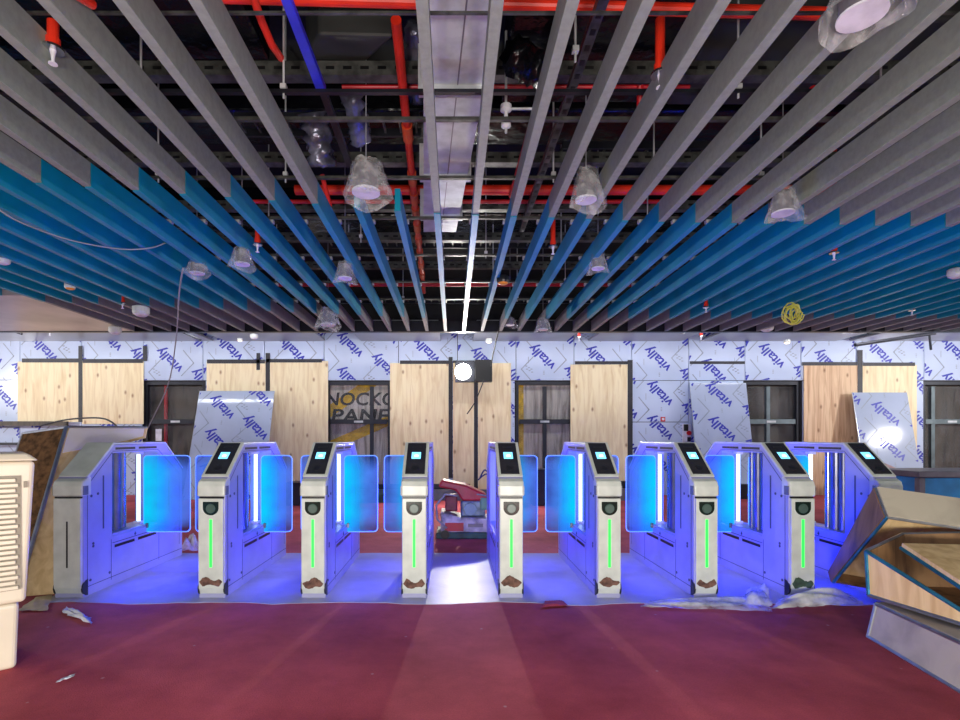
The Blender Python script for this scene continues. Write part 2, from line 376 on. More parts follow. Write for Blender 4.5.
# doors
ORDW = ['one']
for i, (x0, x1) in enumerate(DOORS):
    X0, X1 = wx(x0), wx(x1)
    d = bpy.data.objects.new('door_%d' % (i+1), None); C.objects.link(d); d['kind'] = 'structure'
    fm = 'framegrey' if i >= 3 else 'frame'
    bm = NB(); bx(bm, X0+.005, X1-.005, WY+.05, WY+.16, hz-.07, hz-.002); bx(bm, X0+.005, X0+.05, WY+.05, WY+.16, 0, hz-.07); bx(bm, X1-.05, X1-.005, WY+.05, WY+.16, 0, hz-.07)
    obj('door_frame', bm, 'frame', d)
    mx = [wx(196), wx(371), wx(545.5), wx(770.5), wx(936.5)][i]
    if i > 0: obj('mullion', bb(mx-.035, mx+.035, WY+.07, WY+.15, 0, hz-.10), fm, d)
    zr = wz(421.5)
    obj('mid_rail', bb(X0+.07, X1-.07, WY+.06, WY+.16, zr-.045, zr+.045), fm, d)
    obj('pane', bb(X0+.06, X1-.06, WY+.10, WY+.112, 0.02, hz-.10), 'glass', d)
    obj('lock_plate', bb((X0+X1)/2-.09, (X0+X1)/2+.09, WY+.05, WY+.06, zr-.02, zr+.02), 'galv', d)
    # hoarding boards behind the glass
    hb = tag(obj('hoarding_board', bb(X0-.3, X1+.3, 10.50, 10.54, 0, 3.0), 'hoardgrey' if i in (1,2) else 'hoard'),
        ['dark brown timber hoarding behind the glazed door crossed by a red pipe','grey hoarding marked with large black letters behind a glazed door','grey stained hoarding behind the glazed door with a thin yellow upright',
         'dark timber hoarding behind the grey framed glazed door beside the leaning panel','dark timber hoarding behind the glazed door above the blue crate'][i], 'board')
    if i == 1:
        hx0, hx1 = X0-.3, X1+.3; yy = 10.497
        bm = NB()
        def stripe(px0,py0,px1,py1,w): 
            a = Vector((PX(px0,10.5),PZ(py0,10.5))); b = Vector((PX(px1,10.5),PZ(py1,10.5)))
            d_ = (b-a); n = Vector((-d_.y,d_.x)).normalized()*w/2
            bm.faces.new([bm.verts.new((q.x,yy,q.y)) for q in (a-n,b-n,b+n,a+n)])
        stripe(310,425,420,349,.22); stripe(310,455,440,398,.2)
        clip(bm, hx0, hx1, 0, 3); obj('yellow_stripe', bm, 'yellow', hb)
        bm = NB()
        # the opening shows the middle of the two words
        add_geo(bm, text_geo('KNOCKOUT', 2.25, .27), PX(368,10.5), PZ(399,10.5), 0, yy-.004)
        add_geo(bm, text_geo('PANEL', 1.40, .27), PX(366,10.5), PZ(415.5,10.5), 0, yy-.004)
        clip(bm, hx0+.01, hx1-.01, 0, 3); obj('lettering', bm, 'black', hb)
    if i == 2:
        obj('yellow_upright', bb(PX(518.5,10.48), PX(523.5,10.48), 10.47, 10.499, 0, 2.5), 'yellow', hb)
# red riser in front of door one's hoarding
bm = NB(); tube(bm, (PX(166,10.46),10.46,0), (PX(166,10.46),10.46,2.4), .036, 12)
tag(obj('riser_pipe', bm, 'reddark'), 'dark red vertical riser pipe behind the leftmost glazed door', 'pipe')
# fascia, soffit pieces
struct('trim_1', bb(-9, 9.5, 8.45, 8.55, 2.87, 3.05), 'blacktube')
SOF = [(-60,200),(213,318),(356,440),(474,573),(596,694),(714,856),(872,1010)]
for a, b in SOF:
    bm = NB(); bx(bm, PX(a,9.7), PX(b,9.7), 8.56, WY-.003, 3.05, 3.09)
    struct('ceiling_soffit', bm, 'soffit')
bm = NB(); bx(bm, -9.5, -5.22, 6.32, 8.44, 2.88, 2.96); struct('ceiling_bulkhead', bm, 'soffitwarm', None, .004)
for i, a in enumerate(((-9.6,-9.5,-1.9,8.5,2.95,4.3),(9.9,10,-1.9,8.5,2.95,4.3),(-9.6,10,-2,-1.9,2.95,4.3))): struct('trim_%d' % (i+2), bb(*a), 'slab')  # unseen panels added to keep outside light out of the ceiling void
# dark rail along the wall at the left
tag(obj('timber_rail', bb(wx(-30), wx(72), 10.10, 10.16, wz(426), wz(421.5)), 'hoard'), 'dark timber rail fixed along the wall under the leftmost plywood boards', 'rail')
tag(obj('steel_rail', bb(wx(-30), wx(34), 10.12, 10.16, wz(445), wz(442.5)), 'frame'), 'thin dark metal rail low on the wall behind the cream cooler', 'rail')

# ------------------------------------------------------------------ plywood sheets on the wall
def plyboard(x0,x1,t,b,label,m='ply',tapes=()):
    Y0 = 10.23
    o = tag(obj('plywood_board', bb(PX(x0,Y0), PX(x1,Y0), Y0, Y0+.014, PZ(b,Y0) if b < 495 else 0, PZ(t,Y0)), m, None, .002), label, 'board', 'plywood boards covering the back wall')
    for (a0,a1,b0,b1) in tapes:
        obj('tape_strip', bb(PX(a0,Y0), PX(a1,Y0), Y0-.004, Y0-.001, PZ(b1,Y0), PZ(b0,Y0)), 'tape', o)
    return o
plyboard(17.5,79,361.5,422,'pale plywood board at far left end of the wall, with brown drip stains',tapes=[(22,79,358.5,362.5),(78.5,82.5,346,422)])
plyboard(82,143.5,361.5,424,'pale knotty plywood board directly left of the door with the red pipe',tapes=[(83,143,359,363),(143,147,346,361)])
plyboard(206.5,265.5,361.5,500,'plywood board partly hidden by the film-covered sheet leaning left of centre',tapes=[(207,265,359.5,363.5),(256.5,260,353,370)])
plyboard(269,328,361,500,'knotty plywood board between leaning blue sheet and the lettered hoarding',tapes=[(266,322,359,362.5),(265.7,270,353,394)])
plyboard(390,449,363,500,'wide pale plywood board left of the bright floodlight',tapes=[(400,449,360.5,364),(448.6,452.6,357,478)])
plyboard(453,474.3,363,500,'narrow plywood strip directly behind the floodlight',tapes=[(453,474,360.5,363),(474,477.8,378,490)])
plyboard(478,511,363,500,'pale plywood board just right of the floodlight')
plyboard(570.5,628.5,364.5,500,'plywood board with a row of dark knots, right of the centre door',tapes=[(575,628,361.2,364.3),(627.6,632.6,360,500)])
plyboard(804,857.5,365,500,'reddish grained plywood board right of the grey framed door','plyred',tapes=[(802,857,362,365.5),(857.5,862.5,350,400)])
plyboard(862.5,917,365,500,'pale plywood board behind the right leaning film-covered sheet',tapes=[(863,915,362.5,366)])
tag(obj('tape_strip', bb(PX(690,10.24), PX(745,10.24), 10.243, 10.2478, PZ(364,10.24), PZ(361.2,10.24)), 'tape'), 'dark tape strip across the film-covered panel above the leaning sheet, right side', 'tape')
o = tag(obj('paper_notice', bb(PX(155.5,10.28), PX(161.5,10.28), 10.283, 10.288, PZ(441,10.28), PZ(429,10.28)), 'paper'), 'small white paper notice on the leftmost glazed door', 'notice')
# signs on the film wall
o = tag(obj('wall_sticker', bb(wx(660.5), wx(665), 10.236, 10.247, wz(421.5), wz(417)), mat('sticker red', (196,52,52), .5)), 'small red and white square sticker on the film-covered wall panel', 'sticker')
obj('sticker_centre', bb(wx(661.6), wx(664), 10.233, 10.236, wz(420.3), wz(418)), 'paper', o)
t = thing('call_point', 'small black box with round red button on the right wall', 'call point', (wx(687),10.24,wz(432)))
obj('back_box', bb(-.10,.06,-.04,.008,-.2,.16), 'paper', t, .01); obj('black_cover', bb(-.09,.0,-.055,-.041,.02,.15), 'black', t, .008)
bm = NB(); tube(bm, (.01,-.042,-.02), (.01,-.07,-.02), .045, 16); obj('button', bm, 'reddark', t)
obj('lower_cover', bb(-.02,.05,-.055,-.041,-.19,-.1), 'black', t, .008)

# ------------------------------------------------------------------ leaning film-covered sheets
def lean(label, tl, tr, Yt, Yb, anchor):
    """sheet leaning back: top corners (px,py) at depth Yt, foot on the floor at Yb"""
    top = P(tl[0], tl[1], Yt); topr = P(tr[0], tl[1], Yt)
    w = topr.x-top.x; hgt = math.hypot(top.z, Yt-Yb)
    root = thing('film_covered_sheet', label, 'panel', (top.x, Yb, 0), 'film-covered sheets leaning on the wall')
    root.rotation_euler = (-math.atan2(Yt-Yb, top.z), 0, 0)
    s = obj('sheet', bb(0, w, 0, .012, .006, hgt), 'film2', root)
    film_print(s, 0, w, 0.01, hgt, anchor[0]*w, anchor[1]*hgt, -.002)
    obj('edge_fold', bb(-.008, 0, -.001, .014, .006, hgt), 'alu', root)
    return root
lean('film-covered grey sheet leaning against plywood, left of centre', (200,391), (274.5,391), 10.10, 9.45, (.33,.85))
lean('film-covered sheet leaning crookedly beside the grey framed door', (690,383), (746,383), 10.17, 9.78, (.5,.90))
r3 = lean('film-covered sheet with bright reflection leaning at the far right', (852.5,392.5), (907,392.5), 10.10, 9.72, (.55,.80))
o = obj('plywood_offcut', NB(), 'plygrey'); bpy.data.objects.remove(o)
bm = NB(); slab(bm, [P(884,463,9.5)+Vector((0,0,0)), Vector((PX(884,9.5),9.5,0)), Vector((PX(925,9.5),9.5,0)), P(925,480,9.5)], .015)
tag(obj('plywood_offcut', bm, mat('pinkish board', (176,150,150), .6)), 'pinkish board offcut with sloping top edge behind the last gate', 'board')

# ------------------------------------------------------------------ ceiling baffles
ZS, HS, TS, PITCH = 2.87, .165, .042, .1735*1.72
def Xk(k): return (-.0714+.1735*k)*1.72
def Y1(k):
    if k <= 0: return 3.97+.052*k
    return 3.97+.028*k if k <= 6 else 4.14+.012*(k-6)
def Y2(k): return 7.5+.055*k if k < 0 else 7.5
Y3 = 8.40
def baffle(k):
    x = Xk(k)
    nm = ('%s left of the galvanised duct' % ORD[-k] if k < 0 else 'running under the left edge of the galvanised duct' if k == 0 else '%s right of the galvanised duct' % ORD[k])
    short = k in (-1,-2)
    endY = Y3
    if x < -5.2: endY = 6.28
    y2 = min(Y2(k), endY)
    lab = ('short teal ceiling baffle, ' if short else 'grey and teal ceiling baffle, ')+nm
    t = thing('ceiling_baffle', lab, 'baffle', (x,0,ZS), 'ceiling baffles')
    a, b = -TS/2, TS/2
    def sec(name, y0, y1, m, label, dz=0):
        bm = NB(); bx(bm, a, b, y0, y1, dz, HS)
        # folded lip along the lower edge
        bx(bm, a-.004, a, y0+.002, y1-.002, dz, dz+.012); bx(bm, b, b+.004, y0+.002, y1-.002, dz, dz+.012)
        o = obj(name, bm, m, t); o['label'] = label
    if not short: sec('front_section', -1.6, Y1(k)-.004, 'grey', 'grey front length')
    sec('middle_section', Y1(k)+.004, y2-.004, 'teal', 'teal middle length', -.004)
    if endY-y2 > .05: sec('rear_section', y2+.004, endY, 'greyrear', 'mauve grey rear length')
    bm = NB()
    for yy in (4.57, 5.5, 6.45, 7.25):
        if yy < endY-.1: bx(bm, a-.012, b+.012, yy-.02, yy+.02, HS+.002, HS+.03)
    obj('hanger_clip', bm, 'galv', t)
for k in range(-25, 28): baffle(k)

# ------------------------------------------------------------------ ceiling void
def along_x(name, label, cat, Y, z, kind, x0=-7.5, x1=8.0, group=None, m='galvdark', r=.02, dz=0):
    bm = NB()
    if kind == 'bar': bx(bm, x0, x1, Y-r, Y+r, z-r*.7, z+r*.7)
    elif kind == 'channel':
        h = .045
        bx(bm, x0, x1, Y-.05, Y-.046, z-h, z+h); bx(bm, x0, x1, Y-.046, Y+.03, z+h-.004, z+h); bx(bm, x0, x1, Y-.046, Y+.03, z-h, z-h+.004)
        nf = len(bm.faces); x = max(x0, -4)
        while x < min(x1, 4.6): bx(bm, x, x+.055, Y-.0525, Y-.0505, z-.010, z+.010); x += .11
        bm.faces.ensure_lookup_table()
        for f in bm.faces[nf:]: f.material_index = 1
    elif kind == 'pipe': tube(bm, (x0,Y,z), (x1,Y,z+dz), r, 14)
    o = tag(obj(name, bm, m), label, cat, group)
    if kind == 'channel': o.data.materials.append(M['black'])
    return o
rows = [(2.36,'nearest'),(2.90,'second'),(3.15,'third'),(3.86,'fourth'),(4.57,'fifth'),(5.5,'sixth'),(6.45,'seventh'),(7.25,'eighth')]
for Y, w in rows:
    along_x('carrier_bar', '%s thin steel carrier bar crossing above the baffles, counted from the front' % w, 'bar', Y, 3.085, 'bar', r=.007 if w == 'nearest' else .014, group='baffle carrier bars', m='blacktube' if w == 'second' else 'galvdark')
for Y, z, w in ((3.34,3.5,'front'),(4.39,3.5,'second'),(5.28,3.5,'third'),(6.1,3.5,'fourth'),(7.1,3.5,'rear')):
    along_x('slotted_channel', '%s slotted steel channel spanning the ceiling void' % w, 'channel', Y, z, 'channel', group='slotted channels in the ceiling void')
along_x('sprinkler_pipe','thick bright red sprinkler main across the front of the ceiling','pipe',2.79,3.53,'pipe',-1.4,2.15,m='red',r=.031,dz=-.10)
along_x('sprinkler_pipe','thick red pipe across mid ceiling behind the galvanised duct','pipe',4.92,3.50,'pipe',-1.5,4.6,m='red',r=.045)
along_x('sprinkler_pipe','thin deep red pipe crossing just behind the thick mid-ceiling pipe','pipe',5.12,3.48,'pipe',-2.2,2.2,m='reddark',r=.02)
along_x('sprinkler_pipe','thin red pipe across the rear of the ceiling void','pipe',7.4,3.33,'pipe',-3.2,3.2,m='reddark',r=.028)
along_x('sprinkler_pipe','slim red pipe crossing left of the duct at mid height','pipe',3.5,3.52,'pipe',-.75,1.6,m='reddark',r=.014)
bm = NB(); tube(bm, P(396,20,2.85), P(424,292,8.0), .030, 14)
o = tag(obj('sprinkler_pipe', bm, 'red'), 'red pipe running back through the void left of the galvanised duct', 'pipe')
d0, d1 = P(396,20,2.85), P(424,292,8.0)
for f in (.2,.33,.4,.46,.53,.6,.68,.76,.84,.92):
    bm = NB(); c = d0.lerp(d1, f); e = (d1-d0).normalized()*.09; tube(bm, c-e, c+e, .040, 14); obj('coupling', bm, 'orange', o)
bm = NB(); tube(bm, P(561,25,2.95), P(512,196,4.9), .032, 14)
tag(obj('sprinkler_pipe', bm, 'reddark'), 'red pipe running back between baffles right of the galvanised duct', 'pipe')
for pts, lab in (([(250,-12,2.4),(262,22,2.6),(272,45,2.75),(281,58,2.9)],'short bent orange-red branch pipe at top left of the void'),([(76,-6,2.1),(92,4,2.2)],'stub of orange-red pipe above the baffles at top left'),
    ([(813,88,3.1),(812,120,3.3)],'stub of red pipe high in the void on the right'),([(640,85,3.1),(640,118,3.2)],'short red drop pipe right of the perforated strut'),([(322,175,4.3),(330,206,4.5)],'small red branch pipe left of the first wrapped lamp')):
    bm = NB(); path(bm, [P(*p) for p in pts], .02, 10); tag(obj('branch_pipe', bm, 'red' if 'right' not in lab else 'reddark'), lab, 'pipe')
# galvanised duct
bm = NB()
def ductx(py, left): 
    return (423.5-CX if left else (483-.2*(py-97))-CX)
Zd = 3.2
def dpt(px, py): Y = F*(Zd-H)/(CY-py); return Vector((PX(px,Y),Y,Zd))
root = thing('galvanised_duct', 'silvery galvanised rectangular duct running front to back at centre', 'duct', (0,0,0))
secs = [(-60,88),(91,176),(179,216),(219,232)]
for a, b in secs:
    A, B_, Cc, D = dpt(423.5,a), dpt(483-.2*(a-97),a), dpt(483-.2*(b-97),b), dpt(423.5,b)
    bm = NB(); up = Vector((0,0,.22)); hexa(bm, [A,B_,Cc,D,A+up,B_+up,Cc+up,D+up]); obj('duct_section', bm, 'galv', root)
    mA, mD = A.lerp(B_,.55), D.lerp(Cc,.55)
    bm = NB(); hexa(bm, [mA+Vector((-.004,0,-.003)),mA+Vector((.004,0,-.003)),mD+Vector((.004,0,-.003)),mD+Vector((-.004,0,-.003)),mA+Vector((-.004,0,.001)),mA+Vector((.004,0,.001)),mD+Vector((.004,0,.001)),mD+Vector((-.004,0,.001))]); obj('seam', bm, 'greyrim', root)
    if b < 230:
        bm = NB(); bx(bm, D.x-.03, Cc.x+.03, D.y-.03, D.y+.05, Zd-.025, Zd+.24); obj('flange', bm, 'galv', root)
# strut with blue light in its colour, and perforated strut
bm = NB(); hexa(bm, [P(280,-2,2.0),P(290,-2,2.0),P(326,92,2.98),P(317,92,2.98),P(280,-9,2.0),P(290,-9,2.0),P(326,86,2.98),P(317,86,2.98)])
o = tag(obj('ceiling_strut', bm, 'blue'), 'bright blue-lit strut running back above the baffles left of the duct', 'strut')
bm = NB(); hexa(bm, [P(320,95,3.05),P(327,95,3.05),P(353,168,3.9),P(347,168,3.9),P(320,90,3.05),P(327,90,3.05),P(353,163,3.9),P(347,163,3.9)]); obj('rear_length', bm, 'blacktube', o)['label'] = 'dark grey rear length'
a0, a1, b0, b1 = P(600,-4,2.45), P(611,-4,2.45), P(524,232,5.3), P(519,232,5.3)
bm = NB(); up = Vector((0,0,.04)); hexa(bm, [a0,a1,b0,b1,a0+up,a1+up,b0+up,b1+up])
for i in range(26):
    f = i/26; c = a0.lerp(b1, f).lerp(a1.lerp(b0, f), .5); bx(bm, c.x-.014, c.x+.014, c.y-.02, c.y+.02, c.z-.003, c.z+.001)
bm.faces.ensure_lookup_table()
for f in bm.faces[6:]: f.material_index = 1
o = tag(obj('ceiling_strut', bm, 'galvdark'), 'perforated grey strut running back between baffles right of the duct', 'strut'); o.data.materials.append(M['black'])
# threaded rods
rng = random.Random(3)
rodspots = [(-2.6,2.9),(-1.75,2.9),(-.95,2.9),(.62,2.62),(1.6,2.9),(2.4,2.9),(-2.2,3.86),(-1.25,3.86),(.75,3.86),(1.5,3.86),(2.3,3.86),(-1.8,5.05),(-.9,5.05),(.35,5.5),(1.15,5.5),(1.9,5.05),(-2.2,6.45),(-1.3,6.45),(.5,6.45),(1.4,6.45),(-.7,7.25),(.9,7.25)]
for x, y in rodspots:
    bm = NB(); tube(bm, (x,y,3.05), (x,y,4.3), .006, 6); bx(bm, x-.016, x+.016, y-.016, y+.016, 3.1, 3.125)
    tag(obj('threaded_rod', bm, 'galv'), 'thin steel threaded rod hanging from the soffit into the ceiling void', 'rod', 'threaded rods in the ceiling void')
# black ducts and lagging
def lump(name, label, cat, pts, rad, m, seg=14, amp=.25, seed=1):
    rg = random.Random(seed); bm = NB(); pts = [Vector(p) for p in pts]; prev = None
    fine = []
    for a, b in zip(pts, pts[1:]):
        for i in range(6): fine.append(a.lerp(b, i/6))
    fine.append(pts[-1]); a_ = None
    for i, p in enumerate(fine):
        d = (fine[min(i+1,len(fine)-1)]-fine[max(i-1,0)]).normalized(); a_ = d.orthogonal().normalized() if a_ is None else (a_-d*a_.dot(d)).normalized(); b_ = d.cross(a_)
        R = [bm.verts.new(p+(a_*math.cos(2*math.pi*k/seg)+b_*math.sin(2*math.pi*k/seg))*rad*(1+rg.uniform(-amp,amp))) for k in range(seg)]
        if prev:
            for k in range(seg): bm.faces.new((prev[k],prev[(k+1)%seg],R[(k+1)%seg],R[k]))
        else: bm.faces.new(R[::-1])
        prev = R
    bm.faces.new(prev)
    return tag(obj(name, bm, m, None, 0, True), label, cat)
def boxduct(label, pts, h, m='foil'):
    bm = NB(); pts = [Vector(p) for p in pts]; up = Vector((0,0,h)); hexa(bm, pts+[p+up for p in pts])
    return tag(obj('black_duct', bm, m, None, .02), label, 'duct')
boxduct('wide matt charcoal duct crossing the void behind the red sprinkler main', [P(318,35,3.0),P(394,37,3.0),P(366,62,3.35),P(305,60,3.35)], .3, 'darkduct')
boxduct('black foil-wrapped duct at the top left of the void', [(-4.2,2.7,3.62),(-1.2,2.7,3.62),(-1.2,3.4,3.62),(-4.2,3.4,3.62)], .35)
boxduct('black foil-wrapped duct right of the galvanised duct', [(.35,2.8,3.6),(1.4,2.8,3.6),(1.4,3.8,3.6),(.35,3.8,3.6)], .35)
boxduct('long black foil-wrapped duct crossing at mid void', [(-3.0,4.2,3.8),(3.2,4.2,3.8),(3.2,4.7,3.8),(-3.0,4.7,3.8)], .3)
boxduct('long black foil-wrapped duct near the rear of the void', [(-4,6.2,3.8),(4,6.2,3.8),(4,6.8,3.8),(-4,6.8,3.8)], .35)
boxduct('black duct high at the right of the void', [(1.6,3.1,3.65),(5.5,3.1,3.65),(5.5,3.9,3.65),(1.6,3.9,3.65)], .35, 'darkduct')
lump('foil_lagging','shiny wrinkled foil lagging beside the duct near the red sprinkler main','lagging',[P(418,25,3.2),P(417,60,3.4),P(420,95,3.7)],.075,'foilblue',amp=.3,seed=4)
lump('foil_lagging','crumpled silvery foil hanging left of the red in-depth pipe','lagging',[P(352,92,3.5),P(357,125,3.7),P(361,140,3.8)],.07,'foilblue',amp=.35,seed=5)
lump('foil_lagging','bright crumpled foil above the left wrapped lamp','lagging',[P(312,112,3.5),P(318,140,3.6),P(322,165,3.7)],.085,'foilblue',amp=.35,seed=6)
lump('foil_lagging','dull wrinkled foil bulge right of the duct behind the red main','lagging',[P(512,52,3.0),P(528,66,3.1),P(545,72,3.15)],.09,'foil',amp=.3,seed=8)
for (pa, pb, lab) in ((P(240,125,3.9),P(420,130,3.9),'dark cable ladder crossing left of the red pipe'),(P(560,152,4.4),P(720,152,4.4),'dark cable ladder crossing right of the perforated strut'),(P(330,243,6.6),P(560,243,6.6),'dark cable ladder across the centre of the rear void'),(P(330,300,8.0),P(620,300,8.0),'dark cable ladder above the rear baffle ends')):
    t = thing('cable_ladder', lab, 'cable ladder')
    for k, s in enumerate((-.1,.1)): obj('side_rail', bb(pa.x,pb.x,pa.y+s-.012,pa.y+s+.012,pa.z-.03,pa.z+.03), 'blacktube', t)
    bm = NB(); x = pa.x
    while x < pb.x: bx(bm, x, x+.015, pa.y-.09, pa.y+.09, pa.z-.01, pa.z+.01); x += .12
    obj('rungs', bm, 'galvdark', t)
# hanging valve fitting
t = thing('pipe_valve','white valve fitting on a thin rod right of the duct','valve',P(506,112,3.2))
bm = NB(); tube(bm,(0,0,-.13),(0,0,.5),.008,8); obj('rod',bm,'galv',t)
bm = NB(); lathe(bm,[(.012,-.1),(.03,-.09),(.03,-.07),(.012,-.06),(.012,0),(.035,.01),(.035,.04),(.012,.05)],seg=12); obj('valve_body',bm,'paper',t)
bm = NB(); tube(bm,(0,0,.02),(.22,.0,.02),.008,8); obj('side_arm',bm,'galv',t)
# sprinkler drops
def sprinkler(px, py, Y, L, label, r=.022):
    t = thing('sprinkler_drop', label, 'sprinkler', P(px,py,Y), 'sprinkler drops')
    bm = NB(); tube(bm,(0,0,.06),(0,0,.06+L),r,14); tube(bm,(0,0,.055),(0,0,.10),r*1.25,14); obj('drop_pipe',bm,'red',t)
    bm = NB(); lathe(bm,[(r*1.9,.045),(r*1.9,.056)],seg=18); obj('escutcheon',bm,'chrome',t)
    bm = NB(); lathe(bm,[(.006,-.015),(.007,0),(.009,.02),(.014,.045)],seg=10); lathe(bm,[(r*.8,-.02),(r*.8,-.016)],seg=12); obj('sprinkler_head',bm,'paper',t)
sprinkler(53,60,2.42,.12,'red sprinkler drop with chrome head at the top left corner',.024)
sprinkler(660,84,2.64,.27,'long red sprinkler drop with chrome head right of the duct',.024)
sprinkler(257.5,250,4.75,.14,'small red sprinkler drop beside the left wrapped lamp')
sprinkler(553,252,4.8,.32,'red sprinkler drop hanging between teal baffles right of centre')
sprinkler(834,258,4.85,1.38,'red sprinkler head among teal baffles at the right')
sprinkler(706,311,6.9,1.40,'small red sprinkler head near the rear baffles right of centre')
sprinkler(122.5,307,6.7,1.40,'small red sprinkler head near the rear baffles at the left')
sprinkler(912,314,7.0,1.42,'small red sprinkler head near the rear baffles at far right')
sprinkler(579,340,9.1,.22,'thin red sprinkler drop below the soffit right of centre')
sprinkler(701,339,9.1,.13,'red sprinkler tip under the soffit above the right film panels')
sprinkler(50,335,9.0,.07,'red sprinkler tip under the soffit at the far left')
# bagged lamps
def bagged(px, py, Y, w, h, label, seed=1, lens='paper'):
    t = thing('wrapped_lamp', label, 'lamp', P(px,py,Y), 'plastic-wrapped ceiling lamps')
    bm = NB(); lathe(bm,[(w*.30,-h*.30),(w*.30,h*.35),(w*.22,h*.42)],seg=20); obj('lamp_housing',bm,'greyrim',t,0)
    bm = NB(); lathe(bm,[(w*.34,-h*.36),(w*.34,-h*.305)],seg=20); obj('lamp_lens',bm,lens,t)
    bm = NB(); tube(bm,(0,0,h*.42),(0,0,(3.6 if label.startswith(('large plastic-wrapped lamp between','plastic-wrapped lamp under the grey')) else 4.3)-t.location.z),.004,6); obj('hanger_wire',bm,'cable',t)
    rg = random.Random(seed); bm = NB(); seg = 22; rings = []
    for j in range(9):
        f = j/8; rad = w*(.33+.28*(1-f)**1.2)
        z = -h*.5+h*f
        R = []
        for i in range(seg):
            a = 2*math.pi*i/seg; q = rad*(1+.10*math.sin(a*3+seed)+rg.uniform(-.04,.04))
            zz = z+(h*.12*math.sin(a*2+seed*1.7)+rg.uniform(-.03,.03)*h if j < 8 else rg.uniform(-.05,.05)*h)
            R.append(bm.verts.new((q*math.cos(a),q*math.sin(a)*.9,zz)))
        rings.append(R)
    for A, B in zip(rings, rings[1:]):
        for i in range(seg): bm.faces.new((A[i],A[(i+1)%seg],B[(i+1)%seg],B[i]))
    obj('plastic_bag',bm,'plastic',t,0,True)
bagged(366,180,3.52,.28,.25,'large plastic-wrapped lamp left of the galvanised duct',1)
bagged(586,188,3.62,.215,.25,'large plastic-wrapped lamp between baffles right of centre',2)
bagged(783,204,3.74,.22,.20,'plastic-wrapped lamp under the grey baffles at the right',3)
bagged(862,2,2.02,.25,.16,'plastic bag cut off by the top edge at right',4)
bagged(242,258,4.72,.20,.17,'plastic-wrapped lamp between teal baffles at the left',5)
bagged(345,272,5.1,.20,.19,'plastic-wrapped lamp under teal baffles left of centre',6)
bagged(598,262,5.0,.18,.19,'plastic-wrapped lamp under teal baffles right of centre',7)
bagged(197,269,5.15,.21,.13,'flat plastic-wrapped lamp at the head of the hanging grey cable',8)
bagged(328,318,7.2,.30,.28,'plastic-wrapped lamp at the rear baffle ends left of centre',9)
bagged(543,325,7.6,.22,.20,'white plastic-wrapped lamp at the rear baffle ends right of centre',10)
bagged(690,327,8.6,.26,.16,'crumpled plastic-wrapped lamp at the rear right of centre',11)
bagged(852,327,8.6,.26,.16,'crumpled plastic-wrapped lamp at the rear far right',12)
bagged(510,322,8.0,.2,.14,'small wrapped lamp at the rear just right of centre',13)
# spotlights
def spotlamp(px, py, Y, s, label, lens='warmled', body='white'):
    t = thing('ceiling_spotlight', label, 'spotlight', P(px,py,Y), 'small ceiling spotlights')
    bm = NB(); lathe(bm,[(s*.9,-s*.3),(s,0),(s,s*.6),(s*.6,s*.8)],seg=18); obj('lamp_housing',bm,body,t)
    bm = NB(); lathe(bm,[(s*.5,-s*.55),(s*.75,-s*.4),(s*.8,-s*.305)],seg=18); obj('lamp_lens',bm,lens,t)
spotlamp(70,287,5.9,.055,'small white spotlight with amber lens under teal baffles at the left','amber')
spotlamp(503,281,5.6,.07,'black cylinder downlight with orange lens between centre right baffles','amber','black')
spotlamp(3,261,5.0,.06,'small white spotlight at the left edge of the picture','paper')
spotlamp(957,274,5.4,.08,'white spotlight at the right edge of the picture','paper')
spotlamp(254,337,9.3,.07,'white square-looking spotlight under the left soffit','paper')
spotlamp(240,340,9.4,.045,'tiny glowing spotlight beside the white one under the left soffit')
spotlamp(489,341,9.4,.06,'small glowing spotlight under the soffit above the floodlight')
spotlamp(787,342,9.4,.055,'tiny warm glowing spotlight under the soffit at the right')
spotlamp(115,331,8.0,.09,'white spotlight below the left bulkhead panel','paper')
spotlamp(141,312,6.6,.10,'white twin spotlight under the rear left baffles','paper')
spotlamp(767,328,8.3,.10,'flat white lamp at the rear baffle ends on the right','paper')
# cables
def cable(name, pts, r, m, label, cat='cable'):
    P4 = [Vector(p) for p in pts]; out = []
    for i in range(len(P4)-1):
        p0, p1, p2, p3 = P4[max(i-1,0)], P4[i], P4[i+1], P4[min(i+2,len(P4)-1)]
        for k in range(6):
            s = k/6; out.append(.5*((2*p1)+(-p0+p2)*s+(2*p0-5*p1+4*p2-p3)*s*s+(-p0+3*p1-3*p2+p3)*s**3))
    out.append(P4[-1]); bm = NB(); path(bm, out, r); return tag(obj(name, bm, m, None, 0, True), label, cat)
cable('hanging_cable',[P(183,268,5.2),P(179,295,5.6),P(176,340,6.6),P(168,385,7.6),P(152,420,8.4),P(146,432,8.6)],.008,'cable','long grey cable hanging from the ceiling in front of the leftmost door')
cable('loose_cable',[P(-6,206,3.6),P(20,222,3.75),P(70,240,4.1),P(120,249,4.4),P(150,248,4.5),P(165,243,4.6)],.006,'cable','thin pale cable sagging under the teal baffles at the left')
cable('hanging_cable',[P(499,329,8.3),P(494,350,8.9),P(491,366,9.6)],.012,'blackcable','black cable feeding the floodlight from the ceiling')
cable('loose_cable',[P(484,380,9.6),P(475,402,9.6),P(467,414,9.6),P(474,404,9.6)],.010,'blackcable','thin black cable tail dangling below the floodlight')
cable('loose_cable',[P(40,426,9.2),P(62,420.5,9.2),P(85,418,9),P(105,419,8.6),P(118,428,8.2),P(121,441,8)],.014,'blackcable','black cable arching over the plywood crate at the left')
bm = NB(); rg = random.Random(5)
